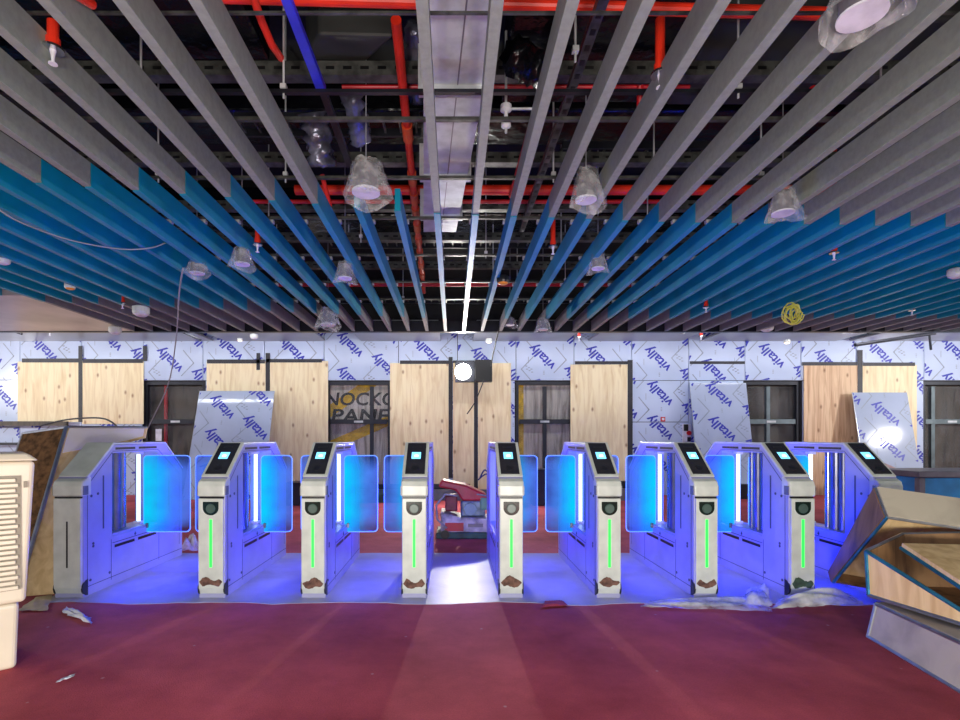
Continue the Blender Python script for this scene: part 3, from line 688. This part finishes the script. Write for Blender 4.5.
for i in range(9):
    c = P(794+rg.uniform(-4,2),314+rg.uniform(-2,2),6.5); rr = .10+rg.uniform(-.03,.03); sk = rg.uniform(.4,1)
    path(bm, [c+Vector((rr*sk*math.cos(a*.5236),.03*math.sin(a*.9+i),rr*math.sin(a*.5236))) for a in range(13)], .008, 5)
tag(obj('cable_coil', bm, 'yellowcable'), 'loose yellow cable coil hanging from the right teal baffles', 'cable')
for a, b, lab in (((855,345,8.9),(935,333,8.9),'dark bar hanging askew below the right soffit'),((929,332,9),(931,350,9),'short black cable end hanging below the far right soffit'),((180,331,8.8),(201,340,8.8),'dark bent bracket below the left soffit'),((0,327,8.8),(22,334,8.8),'dark bracket below the soffit at the left edge')):
    bm = NB(); tube(bm, P(*a), P(*b), .03 if 'bar' in lab else .018, 8); tag(obj('hanging_bracket', bm, 'blacktube'), lab, 'bracket')

# ------------------------------------------------------------------ floodlight on the wall
t = thing('floodlight', 'glaring black floodlight fixed to the plywood near the wall centre', 'floodlight', P(474,371,9.75))
w = lambda d: d*9.75/F
bm = NB(); bx(bm, w(1), w(18), -.05, .10, w(-11), w(11)); obj('driver_box', bm, 'black', t, .01)
bm = NB(); bx(bm, w(-19), w(1)-.002, -.03, .10, w(-11), w(10)); obj('lamp_housing', bm, 'frame', t, .01)
bm = NB(); tube(bm, (w(-11),-.031,w(-1)), (w(-11),-.05,w(-1)), w(8), 28); obj('lamp_lens', bm, 'lampface', t)
bm = NB(); bx(bm, w(-2), w(2), .10, .44, w(-2), w(2)); obj('wall_bracket', bm, 'black', t)

# ------------------------------------------------------------------ speed gates
GL, ZT, ZC, SL = 1.37, 1.09, .83, .335
def gate(x0, x1, label, flapL=0, flapR=0, display=True, chip='rust', seed=1, YF=3.67):
    W = x1-x0; hw = W/2; rg = random.Random(seed)
    t = thing('speed_gate', label, 'ticket gate', ((x0+x1)/2, YF, 0), 'ticket gates in a row')
    # core body with see-through opening
    out = [(.02,.0),(.02,ZC),(SL,ZT),(GL-.31,ZT),(GL-.0,ZC),(GL-.0,.0)]
    a, b, c, d = (.335,.385), (.335,1.025), (.95,1.025), (.95,.385)
    polys = [[out[0],out[1],out[2],b,a],[out[2],out[3],c,b],[out[3],out[4],out[5],d,c],[out[5],out[0],a,d]]
    bw = hw-.004
    bm = NB(); key = {}
    def V(x, p):
        k = (x,)+p
        if k not in key: key[k] = bm.verts.new((x,p[0],p[1]))
        return key[k]
    for s in (-1, 1):
        for pl in polys: bm.faces.new([V(s*bw,p) for p in pl])
    for ring in (out, [a,b,c,d]):
        for p, q in zip(ring, ring[1:]+ring[:1]): bm.faces.new([V(-bw,p),V(bw,p),V(bw,q),V(-bw,q)])
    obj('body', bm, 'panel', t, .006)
    # side seams and slots
    for s in (-1, 1):
        X = s*(bw+.0005); e = s*.0015
        def sideline(p, q, wd, name, m):
            bm = NB(); p, q = Vector(p), Vector(q); dd = (q-p).normalized(); n = Vector((-dd.y,dd.x))*wd/2
            prism(bm, [(X,v.x,v.y) for v in (p-n,q-n,q+n,p+n)], (e,0,0)); obj(name, bm, m, t)
        bm = NB()
        for p, q in (((.32,.05),(.32,.36)),((.965,.05),(.965,.36)),((.06,.80),(.335,1.035)),((.335,1.04),(.95,1.04)),((.95,1.04),(1.31,.80)),((.02,.07),(1.36,.07)),((.06,.12),(.06,.80)),((1.31,.12),(1.31,.8)),((.335,.33),(.95,.33)),((.62,.335),(.62,.37))):
            p, q = Vector(p), Vector(q); dd = (q-p).normalized(); n = Vector((-dd.y,dd.x))*.0025
            prism(bm, [(X,v.x,v.y) for v in (p-n,q-n,q+n,p+n)], (e*.6,0,0))
        obj('panel_seams', bm, 'seam', t)
        sideline((.36,.30),(.61,.30), .022, 'vent_slot', 'black'); sideline((.66,.30),(.92,.30), .022, 'vent_slot', 'black')
        sideline((.37,1.06),(.62,1.06), .018, 'vent_slot', 'black'); sideline((.67,1.06),(.93,1.06), .018, 'vent_slot', 'black')
        sideline((.23,.46),(.23,.86), .014, 'vent_slot', 'seam'); sideline((1.13,.46),(1.13,.86), .014, 'vent_slot', 'seam')
        bm = NB()
        for (yy, zz) in ((.10,.72),(.17,.73),(.12,.35),(.12,.37),(.62,.35),(.09,.11),(.3,.11)): tube(bm, (X,yy,zz), (X+e*2,yy,zz), .010, 10)
        obj('bolt_heads', bm, 'seam', t)
    # window lining and clear pane each side
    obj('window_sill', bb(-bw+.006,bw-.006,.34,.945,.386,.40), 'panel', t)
    # chrome shafts
    for yy, r, m in ((.455,.030,'darksteel'),(.535,.042,'darksteel'),(.625,.022,'steel')):
        bm = NB(); tube(bm, (0,yy,.40), (0,yy,1.024), r, 18); obj('drive_shaft', bm, m, t)
    # front cover with rounded toe
    fw = hw
    bm = NB()
    prof = [(.055,.012),(.022,.028),(.004,.075),(0,.14),(0,.712),(.05,.712),(.05,.012)]
    prism(bm, [(-fw+.010,y,z) for y, z in prof], (2*fw-.020,0,0)); obj('front_cover', bm, 'white', t, .010, False, 3)
    bm = NB(); prof = [(0,.726),(.0,.80),(.012,.835),(.075,.865),(.10,.865),(.10,.726)]
    prism(bm, [(-fw,y,z) for y, z in prof], (2*fw,0,0)); obj('collar', bm, 'white', t, .012, False, 3)
    obj('collar_joint', bb(-fw+.01,fw-.01,.012,.05,.7125,.7255), 'black', t)
    for s in (-1,1):
        obj('collar_clip', bb(s*fw-.004,s*fw+.004,.01,.06,.735,.80), 'greyrim', t)
        # toe bumpers
        bm = NB(); prism(bm, [(s*(fw-.013),.064-.058*math.sin(q*math.pi/8),.068-.058*math.cos(q*math.pi/8)) for q in range(9)], (s*.012,0,0)); obj('toe_bumper', bm, 'frame', t)
    # sloped head
    n = Vector((0,-(ZT-ZC),SL)).normalized()
    A = Vector((0,.058,.868)); Bt = Vector((0,SL+.012,ZT+.020))
    n = Vector((0,-(Bt.z-A.z),Bt.y-A.y)).normalized()
    bm = NB(); prism(bm, [Vector((-fw,0,0))+A, Vector((fw,0,0))+A, Vector((fw,0,0))+Bt, Vector((-fw,0,0))+Bt], -n*.02); obj('sloped_head', bm, 'white', t, .004)
    obj('top_cap', bb(-hw,hw,SL+.012,GL-.31,ZT+.001,ZT+.016), 'white', t, .004)
    Er = Vector((0,GL-.31,ZT+.004)); Fr = Vector((0,GL+.0,ZC+.01))
    bm = NB(); prism(bm, [Vector((-hw,0,0))+Er, Vector((hw,0,0))+Er, Vector((hw,0,0))+Fr, Vector((-hw,0,0))+Fr], Vector((0,.007,.012))); obj('rear_slope_cover', bm, 'white', t)
    if display:
        def on(u, f, off): return Vector((u,0,0))+A.lerp(Bt, f)+n*off
        def plate(name, u0,u1,f0,f1,o0,o1,m,par,bev=0):
            bm = NB(); hexa(bm, [on(u0,f0,o0),on(u1,f0,o0),on(u1,f1,o0),on(u0,f1,o0),on(u0,f0,o1),on(u1,f0,o1),on(u1,f1,o1),on(u0,f1,o1)]); return obj(name, bm, m, par, bev)
        dp = plate('display_panel', -fw+.022, fw-.022, .05, .95, .001, .008, mat('display glass',(48,48,54),.2), t, .002)
        sc = plate('screen', -.034, .034, .47, .66, .0082, .0095, 'screen', dp)
        plate('screen_mark', -.012, .016, .53, .58, .0097, .0102, 'screenink', dp)
        cr = NB(); tube(cr, on(0,.2,.0082), on(0,.2,.0105), .024, 20); obj('card_reader', cr, 'frame', dp)
        plate('status_lights', -.035, .035, .80, .84, .0082, .009, 'frame', dp)
        # D-shaped reader window
        bm = NB(); R_ = min(.056, hw-.032); pts = [(-R_,-.003,.69),(R_,-.003,.69)]+[(R_*math.cos(i*math.pi/14),-.003,.645-R_*.92*math.sin(i*math.pi/14)) for i in range(15)]
        prism(bm, pts, (0,.004,0)); rd = obj('reader_window', bm, mat('dark reader glass',(16,40,34),.12), t, .002)
        bm = NB(); lathe(bm,[(.034,0),(.028,.006),(.0301,.007)],seg=20); bmesh.ops.rotate(bm, verts=bm.verts, cent=(0,0,0), matrix=Matrix.Rotation(math.pi/2,3,'X')); bmesh.ops.translate(bm, verts=bm.verts, vec=(0,-.0035,.642)); obj('reader_disc', bm, mat('green grey reader disc',(70,92,84),.3), rd)
        obj('led_strip', bb(-.009,.009,-.003,.004,.225,.565), 'green', t)
        # flaked paint at the toe
        bm = NB(); k = 15; pts = []
        wd = fw-.016; z0 = .085+rg.uniform(-.01,.01)
        c1, c2, c3 = rg.uniform(0,6), rg.uniform(0,6), rg.uniform(.6,1.3)
        for i in range(k): e = min(1, min(i,k-1-i)/2); pts.append((-wd+2*wd*i/(k-1), z0+.030+e*(.028*c3+.014*math.sin(i*.55+c1)+rg.uniform(-.004,.004))))
        for i in range(k): e = min(1, min(i,k-1-i)/2); pts.append((wd-2*wd*i/(k-1), z0+.026-e*(.026+.008*math.sin(i*.6+c2)+rg.uniform(-.003,.003))))
        def yface(z): return -.0015 if z > .14 else -.0015+.004*(.14-z)/.065 if z > .075 else .0025+.018*(.075-z)/.047
        vs = [bm.verts.new((x, yface(z)-.0012, z)) for x, z in pts]
        for i in range(k-1): bm.faces.new((vs[i],vs[i+1],vs[2*k-2-i],vs[2*k-1-i]))
        obj('paint_flake', bm, 'greenchip' if chip == 'green' else 'rust', t)
    else:
        obj('card_slot', bb(-.006,.006,-.002,.004,.22,.55), 'black', t, .001)
    # led tube and flaps
    bm = NB(); tube(bm, (0,.835,.42), (0,.835,1.0), .014, 14); obj('led_tube', bm, 'tube', t)
    obj('tube_socket', bb(-.03,.03,.81,.86,1.0,1.024), 'paper', t); obj('tube_socket', bb(-.03,.03,.81,.86,.40,.42), 'paper', t)
    for s, ext in ((-1,flapL),(1,flapR)):
        if not ext: continue
        x_in, x_out = s*(hw-.03), s*(hw+ext); zt, zb, rr = .99, .335, .035
        cs = []
        lo, hi = min(x_in,x_out), max(x_in,x_out)
        for (cx,cz,a0) in ((hi-rr,zt-rr,0),(lo+rr,zt-rr,90),(lo+rr,zb+rr,180),(hi-rr,zb+rr,270)):
            for i in range(6): an = math.radians(a0+18*i); cs.append((cx+rr*math.cos(an),.78,cz+rr*math.sin(an)))
        bm = NB(); prism(bm, cs, (0,.010,0)); fo = obj('flap', bm, 'flapR' if s > 0 else 'flapL', t)
        bm = NB(); path(bm, [(x,.785,z) for x,_,z in cs]+[(cs[0][0],.785,cs[0][2])], .0045, 6); obj('glowing_edge', bm, 'rim', fo)
        obj('hinge_clamp', bb(min(s*(hw-.006),s*(hw+.012)),max(s*(hw-.006),s*(hw+.012)),.77,.80,.37,.41), 'steel', t)
    return t
FX = .222
g = [
 gate(-2.847,-2.634,'leftmost gate with plain slotted front and no display or green strip',0,.37,False,seed=1),
 gate(-1.817,-1.622,'second ticket gate from the left, long rust patch along its toe',.40,.235,seed=2),
 gate(-1.086,-.905,'third ticket gate from the left, first left of centre with right flap out',FX,.255,seed=3),
 gate(-.369,-.183,'ticket gate just left of the open middle lane and red machine',FX,0,seed=4),
 gate(.325,.504,'ticket gate just right of the open middle lane, large brown toe patch',0,FX,seed=5),
 gate(1.022,1.20,'sixth ticket gate from the left, heart-shaped toe patch',FX,FX,seed=6),
 gate(1.715,1.888,'third ticket gate from the right end of the row',FX,FX,seed=7),
 gate(2.392,2.577,'second gate from the right, torn dark green patch at its toe',FX,.19,True,'green',seed=8),
 gate(3.03,3.20,'rightmost ticket gate, its front hidden behind the wooden crates',.20,0,seed=9),
]

# ------------------------------------------------------------------ floor sheet, plastic, litter
bm = NB(); n = 60; rg = random.Random(11); X0, X1 = -2.9, 3.75
va = [bm.verts.new((X0+(X1-X0)*i/n, 3.575+.02*math.sin(i*.7)+rg.uniform(-.012,.012)-(.03 if i > 32 else 0), .003)) for i in range(n+1)]
vb = [bm.verts.new((X0+(X1-X0)*i/n+(.1 if i == 0 else 0), 5.11+rg.uniform(-.01,.01), .003)) for i in range(n+1)]
for i in range(n): bm.faces.new((va[i],va[i+1],vb[i+1],vb[i]))
r_ = bmesh.ops.extrude_face_region(bm, geom=bm.faces[:]); bmesh.ops.translate(bm, verts=[v for v in r_['geom'] if isinstance(v, bmesh.types.BMVert)], vec=(0,0,-.0028))
tag(obj('floor_sheet', bm, 'sheet'), 'white protective sheet on the red floor under the ticket gates', 'sheet')
def crumple(name, outline, label, cat, m, h=.05, seed=1, n=22, drape=None):
    """crumpled sheet over a quad of ground points"""
    rg = random.Random(seed); A, B_, Cc, D = [Vector(p) for p in outline]; bm = NB(); G = []
    ph = [(rg.uniform(2,8),rg.uniform(2,8),rg.uniform(0,6)) for _ in range(4)]
    for i in range(n+1):
        row = []
        for j in range(n+1):
            u, v = i/n, j/n; p = A.lerp(B_,u).lerp(D.lerp(Cc,u),v)
            e = min(u,1-u,v,1-v)*4; e = min(1,e)
            z = sum(abs(math.sin(a*u+b*v+c)) for a,b,c in ph)/4
            jit = Vector((rg.uniform(-1,1),rg.uniform(-1,1),0))*.004*(1+(1-e))
            row.append(bm.verts.new(p+jit+Vector((0,0,.006+h*z*(.25+.75*e)+rg.uniform(0,.002)))))
        G.append(row)
    for i in range(n):
        for j in range(n): bm.faces.new((G[i][j],G[i+1][j],G[i+1][j+1],G[i][j+1]))
    return tag(obj(name, bm, m, None, 0, True), label, cat)
fl = lambda px, py: Vector((PX(px, F*H/(py-CY)), F*H/(py-CY), 0))
crumple('plastic_sheeting',[fl(640,609),fl(772,613),fl(768,597),fl(650,603)],'long strip of crumpled milky plastic along the white floor sheet edge','plastic','plastic2',.04,2)
crumple('plastic_sheeting',[fl(772,612),fl(864,607),fl(852,598),fl(780,602)],'crumpled milky plastic sheeting heaped before the last visible gates','plastic','plastic2',.10,3)
crumple('plastic_bag',[fl(742,608),fl(772,609),fl(768,590),fl(748,592)],'small scrunched plastic bundle on the sheet edge before the right gates','plastic','plastic2',.09,5,14)
crumple('plastic_bag',[fl(181,554),fl(199,554),fl(198,545),fl(184,545)],'white and green plastic bag on the floor between the two left gates','plastic bag','plastic2',.18,6,14)
crumple('paper_scrap',[fl(62,614),fl(92,626),fl(90,620),fl(66,608)],'crumpled white paper strip on the carpet before the leftmost gate','paper','paper',.03,7,12)
crumple('cardboard_scrap',[fl(18,612),fl(48,612),fl(52,596),fl(36,598)],'flat yellowed board scrap on the floor beside the leftmost gate','cardboard','yellowpaper',.015,8,10)
crumple('paper_scrap',[fl(57,684),fl(74,678),fl(74,675.5),fl(58,682)],'thin pale paper sliver on the red carpet at lower left','paper','paper',.008,9,8)
crumple('carpet_fold',[fl(540,609),fl(568,607),fl(562,602),fl(545,602)],'small raised fold of red carpet at the sheet edge right of centre','carpet fold','carpet',.02,10,12)

# ------------------------------------------------------------------ machine in the middle lane
t = thing('floor_saw', 'battered red and white engine-driven floor machine in the middle lane', 'machine', (.17,6.05,0))
bm = NB(); bx(bm,-.36,.40,-.22,.22,.0,.07); obj('base_plate',bm,'machgreen',t,.01)
bm = NB(); prism(bm,[(-.31,-.2,.07),(.38,-.2,.07),(.40,-.2,.22),(-.10,-.2,.24),(-.31,-.2,.30)],(0,.4,0)); obj('chassis',bm,'machwhite',t,.012)
obj('front_panel',bb(-.26,-.05,-.206,-.201,.085,.18),'machred',t,.002)['label']='red panel'
obj('name_plate',bb(.0,.17,-.204,-.201,.13,.17),'greyrim',t)
bm = NB(); tube(bm,(.27,-.215,.14),(.27,-.201,.14),.05,20); obj('belt_cover',bm,'machred',t)
bm = NB(); bx(bm,-.08,.20,-.14,.14,.24,.42); obj('engine_block',bm,mat('grey engine casting',(140,158,160),.45,.4,.3,9),t,.02)
bm = NB(); tube(bm,(.03,-.19,.33),(.03,-.14,.33),.075,8); obj('starter_cover',bm,mat('pale green cover',(150,182,170),.4),t,.005)
obj('air_filter',bb(.14,.25,-.17,-.02,.32,.46),mat('green filter',(122,176,132),.45),t,.015)
bm = NB(); prism(bm,[(-.34,-.16,.58),(-.30,-.16,.66),(-.02,-.16,.60),(.20,-.16,.50),(.26,-.16,.42),(-.06,-.16,.42),(-.14,-.16,.54)],(0,.3,0)); obj('tank_cover',bm,'machred',t,.02)
bm = NB(); bx(bm,-.26,-.12,-.15,.1,.30,.48); obj('side_tank',bm,mat('dark red tank',(132,30,40),.45,0,.2,9),t,.015)
bm = NB(); path(bm,[(-.12,-.18,.48),(-.26,-.2,.5),(-.36,-.2,.38),(-.35,-.2,.22),(-.24,-.21,.12)],.012,8); obj('hose',bm,'cable',t,0,True)
bm = NB(); path(bm,[(.10,-.18,.5),(.24,-.2,.48),(.32,-.2,.36),(.36,-.2,.26)],.009,8); obj('hose',bm,'cable',t,0,True)
for sx in (-.26,.3):
    bm = NB(); tube(bm,(sx,-.235,.05),(sx,-.222,.05),.05,18); obj('wheel',bm,'black',t)
# debris along the wall
for (a,b,py0,py1,Y,m,lab) in ((320,470,484,488,9.7,'blacktube','upper dark steel channel lying along the wall foot at centre'),(330,500,489.5,492.5,9.4,'framegrey','grey steel channel lying in front of the dark wall-foot channel'),(330,420,494,497,9.1,'machgreen','green steel length lying on the floor behind the left centre gates'),
        (545,640,481,487,9.7,'blacktube','dark steel channel at the wall foot right of centre'),(560,640,488.5,493,9.4,'greyrim','dull grey channel at the wall foot right of centre'),(690,800,484,490,9.6,'blacktube','dark steel channel at the wall foot behind the right gates')):
    tag(obj('steel_channel', bb(PX(a,Y),PX(b,Y),Y-.05,Y+.05,0,PZ(py0,Y)), m, None, .004), lab, 'channel')
for px, py, Y, s, m, lab in ((507,489,8.8,.17,'machgreen','green debris box on the floor behind the machine'),(332,485,8.8,.20,'frame','dark debris box at the wall foot left of centre'),(300,486,8.8,.20,'frame','dark box on the floor behind the third gate'),(548,473,8.8,.28,'frame','dark box at the wall foot below the centre door')):
    c = P(px,py,Y); z0 = 0
    bm = NB(); bx(bm,c.x-s,c.x+s,Y-.15,Y+.15,0,c.z+.04); o = tag(obj('debris_box',bm,m,None,.01),lab,'box'); obj('lid',bb(c.x-s-.02,c.x+s+.02,Y-.17,Y+.17,c.z+.041,c.z+.07),m,o,.005)
cable('loose_cable',[P(480,478,9.0),P(485,470,9.0),P(492,478,9.0),P(486,474,9.1),P(478,480,9.1)],.014,mat('blue hose',(40,50,120),.5),'small blue hose loop at the wall foot right of the machine')

# ------------------------------------------------------------------ cream air cooler at the left
t = thing('air_cooler', 'cream plastic air cooler with louvred front at the left edge', 'air cooler', (-2.42,2.31,0)); t.rotation_euler = (0,0,math.radians(42))
bm = NB(); hexa(bm,[(-.45,.0,.33),(.395,.0,.33),(.395,.42,.33),(-.45,.42,.33),(-.46,-.01,1.03),(.43,-.01,1.03),(.43,.45,1.03),(-.46,.45,1.03)]); obj('cabinet',bm,'cream',t,.02,False,3)
bm = NB(); hexa(bm,[(-.48,-.03,1.032),(.445,-.03,1.032),(.445,.46,1.032),(-.48,.46,1.032),(-.44,.0,1.07),(.40,.0,1.07),(.40,.42,1.07),(-.44,.42,1.07)]); obj('top_lid',bm,'cream',t,.012)
obj('louvre_recess',bb(-.38,.375,-.018,-.011,.40,.96),'creamdark',t)
for i in range(22): obj('louvre',bb(-.38,.355 if i%2 else .365,-.032,-.0185,.405+i*.025,.405+i*.025+.017),'cream',t,.003)
bm = NB(); hexa(bm,[(-.40,.03,.0),(.36,.03,.0),(.36,.38,.0),(-.40,.38,.0),(-.42,.01,.328),(.37,.01,.328),(.37,.40,.328),(-.42,.40,.328)]); obj('water_tank_base',bm,'cream',t,.02,False,3)
obj('latch',bb(.385,.40,-.024,-.010,.90,.93),'creamdark',t)

# ------------------------------------------------------------------ plywood crate behind the leftmost gate
t = thing('plywood_crate', 'tall plywood crate with metal edges leaning left of the leftmost gate', 'crate', (-3.13,3.72,0))
BL = Vector((0,0,.0)); TL = Vector((-.25,.81,1.237)); u = Vector((.958,.287,0))
fp = lambda a, f: BL.lerp(TL, f)+u*a
bm = NB(); slab(bm,[fp(0,0),fp(.245,0),fp(.50,.9),fp(.62,.93),fp(.62,1),fp(0,1)],-.018); obj('front_board',bm,'plybare',t)
bm = NB(); slab(bm,[fp(.02,.82),fp(.48,.905),fp(.60,.935),fp(.60,.99),fp(.02,.99)],.004); obj('white_facing',bm,mat('pinkish white facing',(252,238,244),.5,0,.1,2),t)
Lb = Vector((-1.0,.74,-.05))
bm = NB(); slab(bm,[BL+Vector((0,.02,.01)),TL+Vector((0,.02,0)),TL+Lb+Vector((0,.02,0)),BL+Lb+Vector((0,.02,.06))],.018); obj('side_board',bm,M['crateside'],t)
def edge(bm, p, q, w=.012): tube(bm, p, q, w, 6)
bm = NB(); edge(bm, BL+Vector((0,-.012,0)), TL+Vector((0,-.012,0)), .016); obj('metal_edge',bm,'alu',t)
bm = NB(); edge(bm, TL, TL+u*.62, .012); obj('metal_edge',bm,'alu',t)
bm = NB(); edge(bm, TL, TL+Lb, .014); obj('metal_edge',bm,'alu',t)
bm = NB(); edge(bm, TL+Lb, BL+Lb+Vector((0,0,.06)), .014); obj('metal_edge',bm,'paper',t)

# ------------------------------------------------------------------ crates at the right
def hexcrate(name, label, c, boards, edges, m_out, open_face=None):
    """c: dict of 8 corners in world; boards: list of (corner keys, material, part name); edges: (key,key,material)"""
    t = thing(name, label, 'crate')
    for keys, m, nm, th in boards:
        bm = NB(); slab(bm, [c[k] for k in keys], th); obj(nm, bm, m, t)
    for a, b, m in edges:
        bm = NB(); edge(bm, c[a], c[b], .011); obj('metal_edge', bm, m, t)
    return t
V = Vector
# A : leaning upper crate
b_ = V((2.645,3.15,.662)); a_ = V((2.708,3.31,.822)); d_ = V((2.70,3.672,.118)); r_ = V((3.000,3.06,.611))
ue = (r_-b_).normalized()*1.15; fe = (a_-b_); we = (d_-b_)
cA = dict(b=b_, a=a_, d=d_, e=d_+fe*.35, br=b_+ue, ar=a_+ue, dr=d_+ue, er=d_+fe*.35+ue)
hexcrate('plywood_crate','topmost grey plywood crate tilted over the others, before the last gate',cA,
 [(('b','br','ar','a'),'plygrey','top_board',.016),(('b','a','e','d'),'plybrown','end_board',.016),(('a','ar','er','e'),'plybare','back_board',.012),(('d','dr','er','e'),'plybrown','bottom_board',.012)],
 [('b','br','alu'),('b','a','alu'),('b','d','cyanlit_alu'),('a','ar','alu')],'plygrey')
# C : lowest crate
cC = dict(tl=V((2.43,2.97,.19)), bl=V((2.384,2.97,.002)), br=V((2.20,1.80,.002)), tr=V((2.245,1.80,.215)), tl2=V((3.5,2.95,.19)), bl2=V((3.5,2.95,.002)), br2=V((3.4,1.80,.002)), tr2=V((3.4,1.80,.215)))
hexcrate('plywood_crate','lowest grey plywood crate lying on the carpet at the right edge',cC,
 [(('tl','tr','br','bl'),'plygrey','side_board',.015),(('tl','tl2','tr2','tr'),'plygrey','lid_board',-.012),(('bl','bl2','tl2','tl'),'plygrey','end_board',.012),(('br','tr','tr2','br2'),'plygrey','end_board',.012)],
 [('tl','tr','alu'),('tl','bl','alu'),('bl','br','alu')],'plygrey')
# B : open tapered crate on top of C
cB = dict(t=V((2.397,3.0,.488)), b=V((2.412,3.0,.232)), r=V((2.44,2.2,.240+.025)), rb=V((2.44,2.2,.240)), t2=V((2.80,3.22,.545)), b2=V((2.80,3.2,.232)), tr=V((3.7,3.05,.60)), trb=V((3.7,3.05,.24)), rr=V((3.6,2.2,.30)), rrb=V((3.6,2.2,.24)))
rr0 = P(966,621,2.5); rb0 = P(966,638,2.5)
cB['r'] = cB['t'].lerp(rr0,1.25); cB['rb'] = V((cB['r'].x,cB['r'].y,.238)); cB['r'].z = max(cB['r'].z,.25)
hexcrate('open_crate','open pale plywood crate with blue-lit metal rim lying on the lowest crate',cB,
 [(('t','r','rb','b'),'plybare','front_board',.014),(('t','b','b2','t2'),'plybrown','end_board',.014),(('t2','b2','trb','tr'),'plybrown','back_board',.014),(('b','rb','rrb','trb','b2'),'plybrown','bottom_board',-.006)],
 [('t','r','cyanlit_alu'),('t','b','cyanlit_alu'),('t','t2','alu'),('t2','tr','alu'),('b','rb','alu')],'plybare')
# D : loose lid lying in B
p_ = P(901,548,2.95); q_ = P(966,591,2.5); s_ = V((.75,.02,-.02))
cD = dict(p=p_, q=p_.lerp(q_,1.3), q2=p_.lerp(q_,1.3)+s_, p2=p_+s_)
t = hexcrate('crate_lid','loose plywood lid with blue-lit metal edge lying across the open crate',cD,[(('p','p2','q2','q'),'plybare','lid_board',-.03)],[('p','q','cyanlit_alu'),('p','p2','alu')],'plybare'); t['category'] = 'lid'
# blue crate behind
t = thing('steel_crate','blue steel crate with grey rim standing right of the last gate','crate',(6.17,6.2,-.0))
obj('blue_panel',bb(-.54,.6,.02,.6,.06,.66),'bluepanel',t,.01)
bm = NB(); bx(bm,-.62,.68,-.05,.68,.665,.74); obj('rim',bm,'greyrim',t,.01)
for sx in (-.62,.60):
    for sy in (-.05,.60): obj('corner_post',bb(sx,sx+.07,sy,sy+.07,0,.66),'greyrim',t,.006)

# ------------------------------------------------------------------ camera
cam = bpy.data.cameras.new('camera'); co = bpy.data.objects.new('camera', cam); C.objects.link(co)
co.location = (0,0,H); co.rotation_euler = (math.pi/2,0,0)
cam.sensor_width = 36; cam.lens = F/960*36; cam.shift_x = (480-CX)/960; cam.shift_y = (CY-360)/960
cam.clip_start = .05
bpy.context.scene.camera = co

# ------------------------------------------------------------------ light
def light(name, typ, loc, energy, color=(255,255,255), rot=None, **kw):
    l = bpy.data.lights.new(name, typ); l.energy = energy; l.color = lin(color)
    for k, v in kw.items(): setattr(l, k, v)
    o = bpy.data.objects.new(name, l); C.objects.link(o); o.location = loc
    if rot is not None: o.rotation_euler = rot
    return o
def aim(o, tgt): o.rotation_euler = (Vector(tgt)-o.location).to_track_quat('-Z','Y').to_euler()
# low fill lamps added behind the photographer
for sx in (-.9, .9):
    o = light('fill_lamp','AREA',(sx,-1.3,.55),112,(255,250,240),shape='RECTANGLE',size=.8,size_y=.5); aim(o,(sx*2.2,5,1.9))
# fill lamps added left and right outside the frame to brighten the wall
for sx in (-1, 1):
    o = light('fill_lamp','AREA',(sx*11.3,6.6,2.45),170,(250,248,250),shape='RECTANGLE',size=.4,size_y=.22); aim(o,(-sx*1.0,10.3,1.9))
# unseen strip light added behind the dark fascia to brighten the wall
o = light('wall_fill','AREA',(.4,8.68,2.965),92,(248,250,255),shape='RECTANGLE',size=18,size_y=.05); aim(o,(.4,10.25,1.9))
# the floodlight by the wall, shining towards the gates
fp_ = P(463,372,9.66)
o = light('floodlight_beam','SPOT',fp_,320,(255,250,242),spot_size=math.radians(118),spot_blend=.6,shadow_soft_size=.06); aim(o,(0,5,0))
o = light('floodlight_spill','POINT',fp_+Vector((0,-.05,0)),12,(255,252,246),shadow_soft_size=.04)
# blue led strips let into the gate sides, shining across the lanes
sides = [(-2.634,1,1.6),(-1.817,-1,1.6),(-1.622,1,1),(-1.086,-1,1),(-.905,1,1),(-.369,-1,1),(-.183,1,.6),(.325,-1,.6),(.504,1,1),(1.022,-1,1.1),(1.20,1,1.1),(1.715,-1,1.2),(1.888,1,1.2),(2.392,-1,1.2),(2.577,1,1.2),(3.03,-1,1.3),(3.20,1,1)]
for x, sg, e in sides:
    for yy in (4.50, 3.95):
        o = light('lane_led','AREA',(x+sg*.004,yy,.70 if yy > 4 else .34),(9.5 if yy > 4 else 3.2)*e,(34,44,255),shape='RECTANGLE',size=.012,size_y=.5 if yy > 4 else .03)
        o.rotation_euler = (math.pi/2,0,math.pi/2*(-sg)) if False else Matrix(((0,0,-sg),(sg,0,0),(0,-1,0))).to_euler() if False else (Vector((sg,0,0)).to_track_quat('-Z','Y')).to_euler()
w_ = bpy.data.worlds.new('World'); bpy.context.scene.world = w_; w_.use_nodes = True
bg = w_.node_tree.nodes['Background']; bg.inputs['Color'].default_value = (.9,.95,1,1); bg.inputs['Strength'].default_value = 1.1
sc = bpy.context.scene
sc.view_settings.view_transform = 'Standard'; sc.view_settings.look = 'None'; sc.view_settings.exposure = 0; sc.view_settings.gamma = 1
sc.cycles.use_denoising = True; sc.cycles.max_bounces = 8; sc.cycles.transparent_max_bounces = 16; sc.cycles.sample_clamp_indirect = 6
